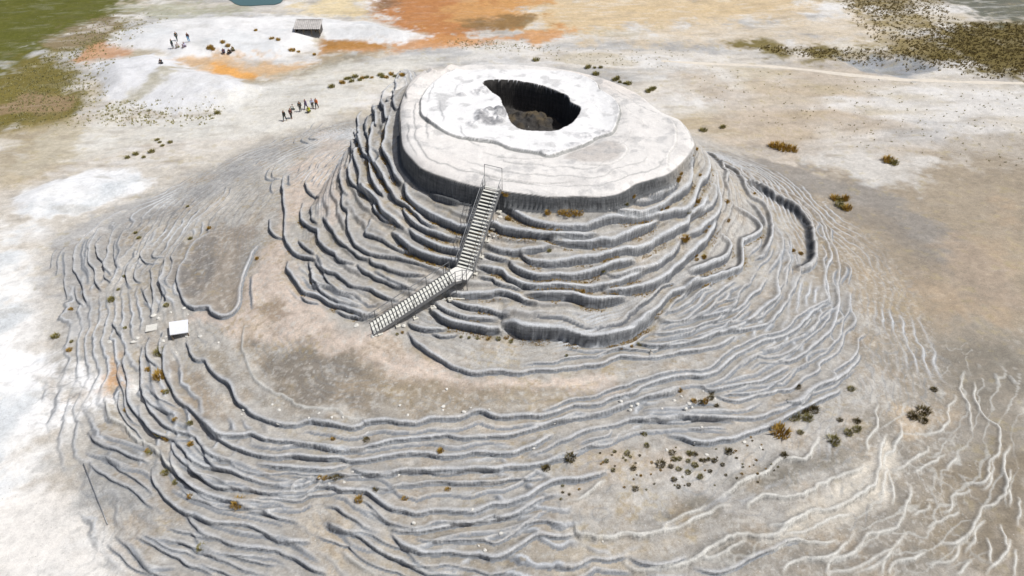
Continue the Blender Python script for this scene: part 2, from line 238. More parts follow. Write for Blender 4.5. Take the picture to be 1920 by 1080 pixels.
# ground colours: (rgb in the photo, softness m, strength, outline)
def Q(s): return [tuple(map(float, t.split(','))) for t in s.split()]
PAINT = [
((168,156,138),6,1,"1330,290 1500,300 1700,290 1920,250 2100,300 2100,760 1920,720 1700,660 1600,560 1440,380"),
((150,146,141),3,.8,"1370,290 1500,305 1600,330 1700,380 1850,470 1920,540 1920,590 1780,540 1650,450 1560,380 1450,340"),
((190,168,142),5,.5,"1700,520 1900,380 1960,700 1750,620"),
((150,146,138),5,.5,"1720,640 1920,620 1960,760 1760,740"),
((150,140,126),3,.55,"1560,360 1700,430 1840,560 1700,520 1600,450"),
((226,224,220),4,.7,"1500,290 1640,280 1750,300 1720,345 1600,330"),
((214,210,204),5,.4,"1700,190 1920,160 1920,300 1800,290"),
((196,180,160),5,.5,"1300,150 1500,160 1620,220 1500,270 1330,230"),
((214,190,150),5,.85,"960,-20 1520,-20 1490,35 1300,48 1100,62 960,58"),
((214,200,178),4,.8,"1300,48 1490,35 1620,20 1700,75 1500,85 1280,75 1100,80"),
((188,128,74),4,.95,"688,-20 1010,-20 970,35 900,70 840,82 760,66 685,32"),
((132,106,84),3,.8,"690,-20 770,-20 750,10 700,22"),
((222,178,118),4,.5,"860,0 1000,-10 1010,40 930,60 840,40"),
((112,96,66),2,.7,"850,50 900,38 1000,28 1010,45 900,60"),
((230,212,172),3,.9,"520,12 560,2 690,-10 690,35 640,33 560,28"),
((206,152,100),2,.85,"600,84 700,76 860,68 1080,55 1060,70 850,86 700,104 615,98"),
((176,128,66),2,.9,"588,68 660,74 720,84 640,100 600,90"),
((128,116,72),3,1,"1400,82 1560,92 1700,95 1725,112 1560,114 1450,100"),
((112,100,58),4,1,"1690,118 1730,70 1800,40 1960,40 1990,150 1850,142 1780,124"),
((136,122,80),4,.9,"1560,-20 1760,-20 1730,35 1650,35"),
((160,145,105),4,.6,"1640,35 1760,30 1730,80 1690,110 1640,80"),
((158,162,168),1.5,.95,"1565,106 1640,100 1720,110 1775,132 1700,146 1610,134"),
((104,106,94),3,.95,"1745,-20 1960,-20 1960,42 1830,34"),
((98,100,44),5,1,"-400,-20 235,-20 250,22 170,58 110,85 60,110 0,150 -400,190"),
((122,112,60),4,1,"-300,190 0,150 60,110 110,85 170,58 250,22 250,60 130,100 165,140 190,190 120,225 0,245 -300,300"),
((150,134,112),2,.7,"80,75 150,45 230,28 220,60 130,90"), ((165,140,115),1.5,.7,"0,190 60,170 150,180 120,205 0,215"),
((172,172,150),3,.8,"235,12 330,2 480,10 500,22 340,36 250,30"),
((196,152,116),1.5,.9,"124,112 190,82 262,92 250,104 190,112 160,126"),
((234,234,234),1.5,1,"215,62 330,38 560,28 700,40 800,66 760,78 600,70 590,90 520,112 430,108 330,118 230,90"),
((228,229,232),1.5,.95,"165,120 300,100 360,130 430,140 510,162 440,200 330,214 230,190 185,190"),
((214,180,140),2,.9,"340,112 430,112 560,118 620,110 520,150 440,150 380,132"),
((228,170,98),1.2,.95,"400,120 450,126 498,140 470,152 430,146 400,136"),
((160,152,130),2,.75,"640,96 720,102 620,128 560,148 470,160 440,150 540,140"),
((168,160,130),2,.7,"240,190 300,150 340,133 330,150 270,188"),
((222,220,212),3,.7,"60,250 200,210 330,222 520,150 640,130 760,100 900,92 760,130 640,220 520,260 400,260 200,290 60,320"),
((168,150,105),3,.45,"-20,250 120,222 190,225 130,330 0,350"),
((244,245,246),2,1,"20,370 90,335 180,318 310,330 305,352 220,372 130,405 30,410"),
((252,251,248),6,.95,"-100,420 120,400 60,440 60,560 150,650 195,720 165,800 80,860 150,950 230,1100 -100,1100"),
((255,255,255),4,.95,"-20,640 150,650 190,700 180,760 100,790 -20,770"),
((234,230,224),4,.85,"-20,960 100,900 165,960 240,1090 -20,1090"),
((170,170,170),3,.75,"75,450 150,420 250,370 480,285 570,255 480,330 330,400 230,440 190,500 180,640 120,620 85,540"),
((150,148,145),1.2,.7,"215,425 260,410 275,440 235,480 222,520 205,500"),
((160,155,148),2,.5,"250,500 300,400 380,370 340,430 310,520 320,580 270,560"),
((208,160,108),1.5,.9,"195,655 232,655 228,720 200,728"),
((216,202,189),2,.9,"600,240 660,260 640,400 620,430 560,330"),
((216,200,186),2,.95,"330,600 440,560 480,470 520,440 560,300 600,300 540,440 545,540 600,580 690,625 780,650 870,705 1000,715 1160,700 1165,735 950,762 800,742 600,680 450,640"),
((158,146,128),2.2,1,"455,650 640,668 760,722 960,748 1100,748 1040,772 880,778 700,785 560,765 480,715"),
((138,132,124),2,.8,"490,640 600,660 680,710 720,780 560,755 480,700"),
((168,158,146),1.2,.95,"400,425 480,420 470,470 440,560 425,588 400,588 345,560 335,510 360,450"),
((136,133,130),1.5,.8,"350,460 400,430 400,500 380,560 350,560 335,510"),
((152,136,120),.7,.8,"478,574 520,566 540,590 515,604"),
((158,148,132),1.5,.85,"352,640 420,650 445,700 500,760 440,740 400,700"),
((160,146,128),1.5,.85,"320,690 370,700 430,770 440,795 385,785 345,745"),
((196,190,180),3,.6,"480,790 900,790 1100,760 1160,760 1000,830 700,840 520,830"),
((190,176,160),2.5,.6,"1060,920 1130,850 1300,835 1360,880 1220,905 1120,930"),
((202,201,198),2.5,.8,"1080,940 1200,915 1400,850 1490,845 1400,890 1230,925 1130,985 1080,960"),
((126,122,112),1.2,.9,"1130,988 1200,968 1290,945 1330,945 1290,975 1200,1000 1150,1000"),
((132,127,116),1.5,.9,"1350,905 1430,870 1530,835 1600,840 1620,870 1530,905 1420,935"),
((122,112,90),1.2,.8,"1190,1040 1280,1030 1270,1050 1220,1055"),
((188,176,156),3,.7,"640,1010 900,1020 1100,985 1290,1000 1200,1100 600,1100"),
((190,178,160),3,.5,"400,900 640,930 640,1000 420,960"),
((134,126,112),2.2,.7,"860,1040 1000,1030 1010,1080 880,1095"),
((164,164,162),2.5,.85,"165,800 230,840 300,900 400,960 360,1000 300,1010 200,960 90,865 150,870"),
((140,140,138),1.2,.6,"170,808 250,830 300,862 250,862 190,840"),
((158,152,142),5,.95,"1640,760 1700,700 1960,680 1960,1100 1250,1100 1400,1010 1500,960 1580,880"),
((146,134,114),4,.75,"1760,880 1960,820 1960,1100 1700,1100"),
((164,156,143),5,.8,"1600,600 1920,600 1950,760 1660,760"),
((226,219,206),1.3,.9,"1560,905 1640,875 1660,830 1680,870 1650,940 1600,975 1450,1010 1500,940"),
((196,178,154),1.5,.7,"1690,770 1790,780 1780,810 1700,810"),
]
WATER = [("430,-15 525,-15 525,4 490,9 440,6", (92, 122, 126), 'lake')]

# ---------------------------------------------------------------- base shape of the mound
CX, CY = 3.4, 67.0; ZT = 13.0
disc_w = at_plane(DISC, ZT)[:, :2]
def resample(p, step, closed=False):
    p = np.asarray(p, float)
    if closed: p = np.vstack([p, p[:1]])
    n = len(p)
    pts = []
    for i in range(n-1):
        p1, p2 = p[i], p[i+1]
        p0 = p[i-1] if i > 0 else (p[-2] if closed else 2*p1-p2)
        p3 = p[i+2] if i+2 < n else (p[1] if closed else 2*p2-p1)
        m = max(2, int(np.ceil(np.linalg.norm(p2-p1)/step)))
        t = np.linspace(0, 1, m, endpoint=False)[:, None]
        pts.append(0.5*((2*p1)+(-p0+p2)*t+(2*p0-5*p1+4*p2-p3)*t*t+(-p0+3*p1-3*p2+p3)*t**3))
    if not closed: pts.append(p[-1:])
    return np.vstack(pts)
dd = resample(disc_w, 0.25, True)
dth = np.degrees(np.arctan2(dd[:, 1]-CY, dd[:, 0]-CX)); drr = np.hypot(dd[:, 0]-CX, dd[:, 1]-CY)
o_ = np.argsort(dth); dth = dth[o_]; drr = drr[o_]
TH = [-180, -165, -150, -135, -90, -75, -60, -45, -20, 0, 45, 90, 120, 135, 150, 165, 180]
R1T = [24, 26, 27.5, 28, 25.5, 24.3, 22.5, 22, 22.8, 23.5, 21, 21, 23, 24.5, 24, 23, 24]; Z1T = [5.1, 4.9, 4.6, 4.5, 4.5, 4.5, 4.5, 4.4, 4.2, 4.0, 2.8, 2.0, 2.8, 3.5, 4.6, 5.2, 5.1]; R2T = [50, 51, 52, 52, 60, 56, 51, 46, 40, 36, 29, 28, 33, 37, 41, 45, 50]
PWT = [.6, .95, 1.1, 1.2, 1.2, 1.2, 1.2, 1.2, 1.2, 1.2, 1.2, 1.2, .7, .42, .34, .4, .6]
DT = [[-180,-150,-135,-110,-90,-60,-40,0,45,90,135,160,180],[1.8,2.0,2.1,1.8,1.2,1.1,.6,.4,.8,1.5,.8,1.0,1.8]]
def base(x, y):
    dx, dy = x-CX, y-CY
    r = np.hypot(dx, dy); th = np.degrees(np.arctan2(dy, dx))
    Rd = np.interp(th, dth, drr, period=360); R1 = np.interp(th, TH, R1T); z1 = np.interp(th, TH, Z1T); R2 = np.interp(th, TH, R2T)
    Dp = np.interp(th, DT[0], DT[1])
    t = np.clip((r-Rd)/(R1-Rd), 0, 1)
    z = z1 + (ZT-Dp-z1)*(1-t)**np.interp(th, TH, PWT)
    t2 = np.clip((r-R1)/(R2-R1), 0, 1)
    z = np.where(r > R1, z1*(1-t2)**1.25, z)
    k = np.clip((Rd-r)/0.22+1, 0, 1); k = 1-(1-k)**2
    return z + (ZT-z)*k
def at(px, off=0.0):
    px = np.atleast_2d(np.asarray(px, float)); r = rays(px)
    ts = np.linspace(35, 190, 1100)
    P = r[:, None, :]*ts[None, :, None]; P[:, :, 2] += CAMZ
    below = P[:, :, 2] < base(P[:, :, 0], P[:, :, 1]) + off
    i = np.argmax(below, 1); i = np.where(below.any(1), i, len(ts)-1)
    out = np.empty((len(px), 3))
    for k in range(len(px)):
        lo, hi = ts[max(i[k]-1, 0)], ts[i[k]]
        for _ in range(12):
            m = (lo+hi)/2; q = r[k]*m
            if q[2]+CAMZ < base(np.array([q[0]]), np.array([q[1]]))[0] + off: hi = m
            else: lo = m
        q = r[k]*hi; out[k] = (q[0], q[1], q[2]+CAMZ)
    return out

# ---------------------------------------------------------------- grid
def axis(lo, hi, fine, pts_lo, pts_hi, growth=1.06):
    c = list(np.arange(lo, hi+1e-6, fine))
    a = lo; s = fine; left = []
    while a > pts_lo:
        s = min(s*growth, 0.32 if a > pts_lo*0.22-20 and False else s*growth); a -= s; left.append(a)
    b = hi; s = fine; right = []
    while b < pts_hi:
        s = s*growth if (b > 150 or s < 0.3) else s
        b += s; right.append(b)
    return np.array(left[::-1]+c+right)
def axis_x():
    c = list(np.arange(-50, 42, 0.1)); r = []; b = 42; s = .1
    while b < 4000:
        s = s*1.05 if (b > 120 or s < 0.3) else s; b += s; r.append(b)
    l = []; a = -50; s = .1
    while a > -4000:
        s = s*1.05 if (a < -115 or s < 0.3) else s; a -= s; l.append(a)
    return np.array(l[::-1]+c+r)
def axis_y():
    c = list(np.arange(21.5, 84, 0.1)); r = []; b = 84; s = .1
    while b < 6000:
        s = s*1.05 if (b > 160 or s < 0.3) else s; b += s; r.append(b)
    l = []; a = 21.5; s = .1
    while a > -600:
        s = s*1.12; a -= s; l.append(a)
    return np.array(l[::-1]+c+r)
X = axis_x(); Y = axis_y(); NX, NY = len(X), len(Y)
print('grid', NX, NY, NX*NY)
GX, GY = np.meshgrid(X, Y)                      # [iy, ix]
B0 = base(GX, GY)
RR = np.hypot(GX-CX, GY-CY); THG = np.degrees(np.arctan2(GY-CY, GX-CX))
RD = np.interp(THG, dth, drr, period=360); R2G = np.interp(THG, TH, R2T); R1G = np.interp(THG, TH, R1T)
gy_, gx_ = np.gradient(B0[::1], Y, X); SLOPE = np.hypot(gx_, gy_)
H = B0.copy()
# relief of the plain
far = sstep(0, 8, RR-R2G+4)
H += far*(0.35*fbm(GX, GY, 0.05, 3, 3) + 0.10*fbm(GX, GY, 0.3, 3, 5))*sstep(300, 100, np.abs(GX))
onm = 1-sstep(-3, 3, RR-R2G)
H += onm*sstep(1, 3, RR-RD)*(0.07*fbm(GX, GY, 0.5, 3, 9))

def poly_sd(poly, pad):
    """signed distance (positive inside) on a window of the grid"""
    p = np.asarray(poly); x0, x1 = p[:, 0].min()-pad, p[:, 0].max()+pad; y0, y1 = p[:, 1].min()-pad, p[:, 1].max()+pad
    i0, i1 = np.searchsorted(X, [x0, x1]); j0, j1 = np.searchsorted(Y, [y0, y1])
    if i1 <= i0 or j1 <= j0: return None
    sl_ = (slice(j0, j1), slice(i0, i1)); x = GX[sl_]; y = GY[sl_]
    d2 = np.full(x.shape, 1e9); ins = np.zeros(x.shape, bool)
    n = len(p)
    for k in range(n):
        a = p[k]; b = p[(k+1) % n]; e = b-a; L2 = e@e+1e-12
        t = np.clip(((x-a[0])*e[0]+(y-a[1])*e[1])/L2, 0, 1)
        d2 = np.minimum(d2, (x-a[0]-t*e[0])**2+(y-a[1]-t*e[1])**2)
        c = (a[1] > y) != (b[1] > y)
        if abs(e[1]) > 1e-9: ins ^= c & (x < e[0]*(y-a[1])/e[1]+a[0])
    d = np.sqrt(d2); return sl_, np.where(ins, d, -d)

# rims
CREST = np.zeros_like(H); WALL = np.zeros_like(H); WHITE = np.zeros_like(H); FOOT = np.zeros_like(H); NEAR = np.zeros_like(H); SHELLD = np.zeros_like(H)
RIM_SHADE = np.zeros_like(H); DISPX = np.zeros_like(H); DISPY = np.zeros_like(H)
LIFT = {'r': .5, 'w': .5, 'd': .5, 't': 0}
def apply_line(P, A, kind, Rr, bump, wc):
    """P: world polyline Nx2, downhill on its right"""
    seg = P[1:]-P[:-1]; sl2 = np.hypot(seg[:, 0], seg[:, 1]); S = np.concatenate([[0], np.cumsum(sl2)]); Ltot = S[-1]
    R = max(Rr, 1.2)
    i0, i1 = np.searchsorted(X, [P[:, 0].min()-R, P[:, 0].max()+R]); j0, j1 = np.searchsorted(Y, [P[:, 1].min()-R, P[:, 1].max()+R])
    if i1 <= i0 or j1 <= j0: return
    D = np.full((j1-j0, i1-i0), 99.0); SG = np.zeros_like(D); SS = np.zeros_like(D); NXg = np.zeros_like(D); NYg = np.zeros_like(D)
    for k in range(len(seg)):
        a = P[k]; e = seg[k]; b = P[k+1]; L2 = e@e
        if L2 < 1e-9: continue
        u0, u1 = np.searchsorted(X, [min(a[0], b[0])-R, max(a[0], b[0])+R]); v0, v1 = np.searchsorted(Y, [min(a[1], b[1])-R, max(a[1], b[1])+R])
        u0 = max(u0, i0); u1 = min(u1, i1); v0 = max(v0, j0); v1 = min(v1, j1)
        if u1 <= u0 or v1 <= v0: continue
        x = X[u0:u1][None, :]-a[0]; y = Y[v0:v1][:, None]-a[1]
        t = np.clip((x*e[0]+y*e[1])/L2, 0, 1)
        qx = x-t*e[0]; qy = y-t*e[1]; d = np.sqrt(qx*qx+qy*qy)
        W = (slice(v0-j0, v1-j0), slice(u0-i0, u1-i0)); m = d < D[W]-1e-9
        D[W] = np.where(m, d, D[W]); SG[W] = np.where(m, e[0]*y-e[1]*x, SG[W]); SS[W] = np.where(m, S[k]+t*sl2[k], SS[W])
        il = 1/np.sqrt(L2); NXg[W] = np.where(m, e[1]*il, NXg[W]); NYg[W] = np.where(m, -e[0]*il, NYg[W])
    G = (slice(j0, j1), slice(i0, i1))
    d = np.where(SG > 0, D, -D)                               # >0 uphill
    tp = min(1.6, Ltot*0.3)
    am = np.sqrt(np.clip(np.minimum(SS, Ltot-SS)/tp, 0, 1))
    am *= (0.62+0.42*vnoise(SS*0.45+P[0, 0], SS*0+3.1, 5)+.26*vnoise(SS*1.7+P[0, 0], SS*0+4.1, 6)) if A < .45 else (.86+.22*vnoise(SS*0.4+P[0, 0], SS*0+3.1, 5))
    Aa = A*am
    wall = 0.10+0.11*A
    up = np.clip(1-d/Rr, 0, 1)**2; dn = np.clip(1+(d+wall)/Rr, 0, 1)**2
    t = np.clip((d+wall)/wall, 0, 1); pr = 1-(1-t)**2.4
    f = np.where(d > 0, 0.5*up, np.where(d < -wall, -0.5*dn, -0.5+pr))
    h = Aa*f + bump*am*np.exp(-((d-0.8*wc)/wc)**2)*(d > -wall) * np.where(d < 0, t, 1)
    if kind in 'rde' and A > .2:
        dsp = (0.10+0.20*A)*am*np.where(d >= 0, np.exp(-(d/(.25+.25*A))**1.5), np.clip(t, 0, 1)**.8)*(D < 1.6)
        DISPX[G] += dsp*NXg; DISPY[G] += dsp*NYg
    ok = D < Rr
    H[G] += np.where(ok, h, 0)
    wob = 0.06*(vnoise(SS*2.2, SS*0+1.7, 9)-.5)
    cr = np.exp(-((d+0.02-wc*.45+wob)/(wc*0.85))**2)*am
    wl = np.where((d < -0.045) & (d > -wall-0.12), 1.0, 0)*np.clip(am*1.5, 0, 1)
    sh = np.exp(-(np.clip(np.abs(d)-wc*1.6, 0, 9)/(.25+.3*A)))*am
    if kind == 't':
        WALL[G] = np.maximum(WALL[G], wl*np.clip(A*2.2, 0.25, 1)); return
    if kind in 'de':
        RIM_SHADE[G] = np.maximum(RIM_SHADE[G], np.exp(-((d-wc*(2.1 if kind == 'd' else 2.2))/(wc*(1.1 if kind == 'd' else .9)))**4)*am*(1 if kind == 'd' else .7))  # mask for shade painted on the uphill faces turned from the sun
    if kind != 'w':
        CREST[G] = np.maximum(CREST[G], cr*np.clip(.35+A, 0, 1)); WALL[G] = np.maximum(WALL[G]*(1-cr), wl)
        FOOT[G] = np.maximum(FOOT[G], np.exp(-((d+wall+0.3)/0.35)**2)*am*min(A, 1))
    else:
        WHITE[G] = np.maximum(WHITE[G], cr)
    NEAR[G] = np.maximum(NEAR[G], np.clip(1-D/1.1, 0, 1)*am)
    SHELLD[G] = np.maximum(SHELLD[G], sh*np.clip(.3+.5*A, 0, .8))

smooth_px = [T("C 300,0 560,0 200,500 250,900 900,1080 F 100,300 300,500 620,640 1640,560 1680,700 1050,850 300,960 I 1700,700 1200,240 1150,100 1500,20 C -200,800 0,300"),
             Q("335,450 480,415 470,470 430,590 340,570"), Q("330,650 420,660 560,770 900,790 1160,750 1150,790 900,830 560,800 400,780"),
             Q("1090,940 1400,840 1520,830 1300,960 1100,1010"), Q("1080,850 1500,780 1500,900 1080,940"), Q("1250,1000 1520,900 1640,760 1960,700 1960,1100 1180,1100")]
SMZ = np.zeros_like(H)
for sp in smooth_px:
    r_ = poly_sd(at(sp)[:, :2], 2)
    if r_: sl_, sd = r_; SMZ[sl_] = np.maximum(SMZ[sl_], sstep(-1.2, .2, sd))
rr_ = random.Random(21)
def companions(P, A, tn):
    n = len(P)
    c = P[n//2]; r = math.hypot(c[0]-CX, c[1]-CY); th = math.degrees(math.atan2(c[1]-CY, c[0]-CX)); steep = r < np.interp(th, TH, R1T)-1
    if n < 12 or steep: return
    for k in range(2):
        ln = int(n*rr_.uniform(.5, .95)); a = rr_.randint(0, n-ln); q = P[a:a+ln]; t_ = tn[a:a+ln]
        if len(q) < 9: continue
        off = rr_.choice((-1, 1))*rr_.uniform(.4, .75 if steep else 1.3); ss = np.arange(len(q))*.45
        o = off + (vnoise(ss*.35, ss*0+off*9, 71)-.5)*(.5 if steep else .6)
        q = q + np.stack([t_[:, 1], -t_[:, 0]], 1)*o[:, None]
        m = q[len(q)//2]; ix = min(np.searchsorted(X, m[0]), NX-1); iy = min(np.searchsorted(Y, m[1]), NY-1)
        if SMZ[iy, ix] > .4: continue
        A2 = A*.45 if steep else rr_.uniform(.14, .30)
        apply_line(q, A2, 'r', .8 if steep else 1.3, .07, .10)
for A, kind, s in RIMS:
    px = T(s)
    if kind == 'w': A = A*.8
    if kind in 're': A = A*(.66 if A > .65 else .72)
    if kind == 't': w3 = at_plane(px, ZT)
    else: w3 = at(px, A*0.5)
    P = resample(w3[:, :2], 0.45)
    # natural wobble of the line
    tn = np.gradient(P, axis=0); tn /= np.linalg.norm(tn, axis=1)[:, None]+1e-9; s_ = np.arange(len(P))*0.45
    wob = (vnoise(s_*0.9+A*7, s_*0+P[0, 0], 31)-.5)*0.14 + (vnoise(s_*0.3+A*7, s_*0+P[0, 1], 37)-.5)*0.35
    wob = wob + (vnoise(s_*2.1+A*3, s_*0+P[0, 1], 39)-.5)*(.2 if kind == 'w' else .06)
    if kind != 't': P = P + np.stack([tn[:, 1], -tn[:, 0]], 1)*wob[:, None]
    mid = P[len(P)//2]; ix = min(np.searchsorted(X, mid[0]), NX-1); iy = min(np.searchsorted(Y, mid[1]), NY-1)
    sl0 = max(float(np.median(SLOPE[max(iy-6, 0):iy+7, max(ix-6, 0):ix+7])), 0.08)
    Rr = float(np.clip(A/sl0, 0.9, 4.5))
    if kind == 'w': Rr = min(Rr, 2.0)
    bump = {'e': .32, 'r': 0.10+0.05*A, 'w': 0.07+.06*A, 'd': 0.75, 't': 0.02}[kind]; wc = {'e': .17, 'r': 0.13+0.07*A, 'w': 0.08+.17*A, 'd': 0.3, 't': .1}[kind]
    if kind == 't': Rr = 1.6
    apply_line(P, A, kind, Rr, bump, wc)
    if kind == 'r': companions(P, A, tn)

# fine natural terracing between the traced rims
FM = onm*sstep(-1.5, 1.5, RR-R1G+2)
for sp in smooth_px:
    r_ = poly_sd(at(sp)[:, :2], 2)
    if r_: sl_, sd = r_; FM[sl_] *= 1-sstep(-1.2, 0.4, sd)
FM *= 1-sstep(0.45, 0.95, NEAR)
FM *= sstep(0.02, 0.08, SLOPE)*sstep(6000, 5000, RR)
win = (slice(*np.searchsorted(Y, [18, 110])), slice(*np.searchsorted(X, [-60, 50])))
lev = (B0[win] + 0.55*fbm(GX[win], GY[win], 0.09, 3, 41) + 0.07*fbm(GX[win], GY[win], 0.7, 3, 43))/0.19
fr = lev-np.floor(lev)                           # rises uphill
amp = 0.27*FM[win]*(0.15+1.1*sstep(-.25, .35, fbm(GX[win], GY[win], .13, 3, 77)))
saw = np.where(fr < 0.22, (fr/0.22), 1-(fr-0.22)/0.78)
H[win] += amp*(saw-.5)
lgy, lgx = np.gradient(lev, Y[win[0]], X[win[1]]); lg = np.hypot(lgx, lgy)+1e-6; lim = sstep(.12, .35, lg)
cf = np.exp(-((fr-0.25)/lg/0.13)**2)*lim; wf = (fr < 0.22)*sstep(.3, .12, np.abs(fr-.12)/lg)*lim
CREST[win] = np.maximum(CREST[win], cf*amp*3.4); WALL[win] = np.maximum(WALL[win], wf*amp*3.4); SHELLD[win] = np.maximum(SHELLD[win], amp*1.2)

# small rims crowding the steep flank of the cone
CMK = sstep(.3, 1.5, RR-RD)*(1-sstep(-3, 0.5, RR-R1G))*(1-sstep(0.3, .9, NEAR))
lev = (B0[win] + 0.5*fbm(GX[win], GY[win], 0.12, 3, 51) + 0.12*fbm(GX[win], GY[win], 0.8, 2, 53))/0.62
fr = lev-np.floor(lev); amp = 0.24*CMK[win]
saw = np.where(fr < 0.3, 1-(1-fr/0.3)**2, 1-(fr-0.3)/0.7)
H[win] += amp*(saw-.5)
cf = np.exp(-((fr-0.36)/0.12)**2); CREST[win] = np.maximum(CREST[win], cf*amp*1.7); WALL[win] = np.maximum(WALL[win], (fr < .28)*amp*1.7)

# top disc: wall, slight relief, crater
DW = (RR-RD)
H -= np.where(DW < 0, .32*np.clip(1+DW/1.1, 0, 1)**2.5, .32*(DW < .25))
dl = (-DW+.9*fbm(GX, GY, .25, 4, 831)); DLINE = np.zeros_like(H)
for lv_, st_, sd_ in ((.55, .9, 1), (1.5, .8, 2), (2.9, .6, 3), (4.4, .6, 4), (6.2, .5, 5)):
    DLINE = np.maximum(DLINE, st_*np.exp(-((dl-lv_)/.07)**2)*sstep(-.05, .35, fbm(GX, GY, .16, 2, 840+sd_)))
    H += np.where(DW < 0, .07*sstep(lv_-.08, lv_+.08, dl)*sstep(-.05, .35, fbm(GX, GY, .16, 2, 840+sd_)), 0)
disc_in = DW < 0
H += np.where(disc_in, 0.05*fbm(GX, GY, 0.35, 3, 61) + 0.03*fbm(GX, GY, 1.5, 2, 62), 0)
edge = np.exp(-((DW-(-0.12))/0.5)**2)
dwall = (DW > -0.10) & (DW < 0.55)
CR_MASK = np.zeros_like(H); ROCKY = np.zeros_like(H)
cw = resample(at_plane(CRATER, ZT)[:, :2], 0.5, True)
cn = fbm(cw[:, 0], cw[:, 1], 0.9, 2, 91)[:, None]
cc = cw.mean(0); cw = cw + (cw-cc)/np.linalg.norm(cw-cc, axis=1)[:, None]*cn*0.1
sl_, sd = poly_sd(cw, 1.5)
depth = 3.3*(1-(1-np.clip(sd/0.5, 0, 1))**2)
xx, yy = GX[sl_], GY[sl_]
mound = at_plane(T("B 450,470"), ZT-2.6)[0]
mr = np.hypot((xx-mound[0])/3.4, (yy-mound[1])/1.8)
depth = depth - np.where(sd > 0.5, .8*np.clip(1-mr**2, 0, 1)**.7*(0.8+.5*fbm(xx, yy, .8, 3, 95)), 0) + np.where(sd > .4, .35*fbm(xx, yy, 1.2, 3, 97), 0)
H[sl_] -= np.where(sd > 0, depth, 0); CR_MASK[sl_] = np.where(sd > -0.07, 1, 0)
CFLOOR = np.zeros_like(H); CFLOOR[sl_] = np.where((sd > .5), np.clip(1.6-mr, 0, 1), 0)
# rocky lump on the crater lip
rk = at_plane(T("B 165,480"), ZT)[0]; wn1 = fbm(GX, GY, .9, 3, 191); wn2 = fbm(GX, GY, .9, 3, 193); mr = np.hypot((GX-rk[0]+.7*wn1)/1.8, (GY-rk[1]+.9*wn2)/2.1)
lump = np.clip(1-mr**2, 0, 1)
H += np.where(disc_in & (CR_MASK < .5), lump**.8*(0.15+1.1*np.abs(fbm(GX, GY, .8, 4, 99)))+0*lump, 0); ROCKY = np.clip(lump*3, 0, 1)
for s_, q in (("B 860,620", 1.1), ("B 780,690", .9), ("B 1000,600", .9), ("B 560,750", .8), ("B 90,300", 1.3), ("B 130,270", 1.0), ("A 1550,320", .7), ("B 30,540", .8)):
    c = at_plane(T(s_), ZT)[0]; l_ = np.clip(1-np.hypot((GX-c[0])/q, (GY-c[1])/(q*.7))**2, 0, 1); H += l_*(.12+.35*np.abs(fbm(GX, GY, 1.6, 3, 101)))*(CR_MASK < .5); ROCKY = np.maximum(ROCKY, .45*np.clip(l_*2, 0, 1))

# dunes and hollows on the plain
for s, dz, sf in [("215,62 330,38 560,28 700,40 800,66 760,78 600,70 590,90 520,112 430,108 330,118 230,90", 1.1, 5), ("165,120 300,100 360,130 430,140 510,162 440,200 330,214 230,190 185,190", 1.5, 5),
                  ("1565,106 1640,100 1720,110 1775,132 1700,146 1610,134", -1.2, 4), ("20,370 90,335 180,318 310,330 305,352 220,372 130,405 30,410", .5, 3)]:
    r_ = poly_sd(at(Q(s))[:, :2], sf+1)
    if r_: sl_, sd = r_; H[sl_] += dz*sstep(-.5, sf, sd)*(1+.35*fbm(GX[sl_], GY[sl_], .15, 3, 111))
WATERM = np.zeros_like(H); water_polys = []
for s, col, nm in WATER:
    wp = at_plane(Q(s), 0.0)[:, :2]; wp = resample(wp, 2.0, True); wp = wp + 0.6*np.stack([fbm(wp[:, 0], wp[:, 1], .3, 2, 5), fbm(wp[:, 0], wp[:, 1], .3, 2, 6)], 1)
    water_polys.append((wp, col, nm)); r_ = poly_sd(wp, 3)
    sl_, sd = r_; H[sl_] = H[sl_]*(1-sstep(-3, 0, sd)) + np.where(sd > -3, -0.6*sstep(-1, 1.5, sd), 0)

# ---------------------------------------------------------------- ground colour
def mixc(C, c, m): return C*(1-m[..., None]) + lin(c)*m[..., None]
COL = np.empty(H.shape+(3,)); COL[:] = lin((214, 208, 198))
n1 = fbm(GX, GY, 0.035, 4, 201); n2 = fbm(GX, GY, 0.15, 4, 203); n3 = fbm(GX+0.6*GY, GY*2.2-0.3*GX, 0.12, 4, 205)
plain = 1-onm
FSOFT = 1+.8*sstep(80, 130, GY)
wx = 1.6*fbm(GX, GY, 0.22, 4, 301); wy = 1.6*fbm(GX, GY, 0.22, 4, 303)
COL = mixc(COL, (188, 172, 152), plain*sstep(0.0, .55, n1)*.7)
RQ = sstep(15, 40, GX)*sstep(150, 100, GY)
COL = mixc(COL, (228, 227, 225), plain*sstep(0.0, .6, n3)*(.8-.65*RQ))
COL = mixc(COL, (168, 163, 158), plain*sstep(.15, .6, n2)*.55)
fs1 = fbm(GX*.45, GY*1.2, .11, 5, 891); fs2 = fbm(GX*.5+9, GY*1.2, .13, 5, 893); FR = plain*sstep(75, 95, GY)
COL = mixc(COL, (230, 229, 227), FR*sstep(.0, .4, fs1)*.7); COL = mixc(COL, (166, 168, 170), FR*sstep(.05, .45, fs2)*.6); COL = mixc(COL, (176, 158, 112), FR*sstep(.12, .45, -fs2)*.4)
COL = mixc(COL, (188, 184, 177), onm)
COL = mixc(COL, (166, 163, 158), onm*sstep(-.1, .5, fbm(GX, GY, .07, 4, 801))*.6)
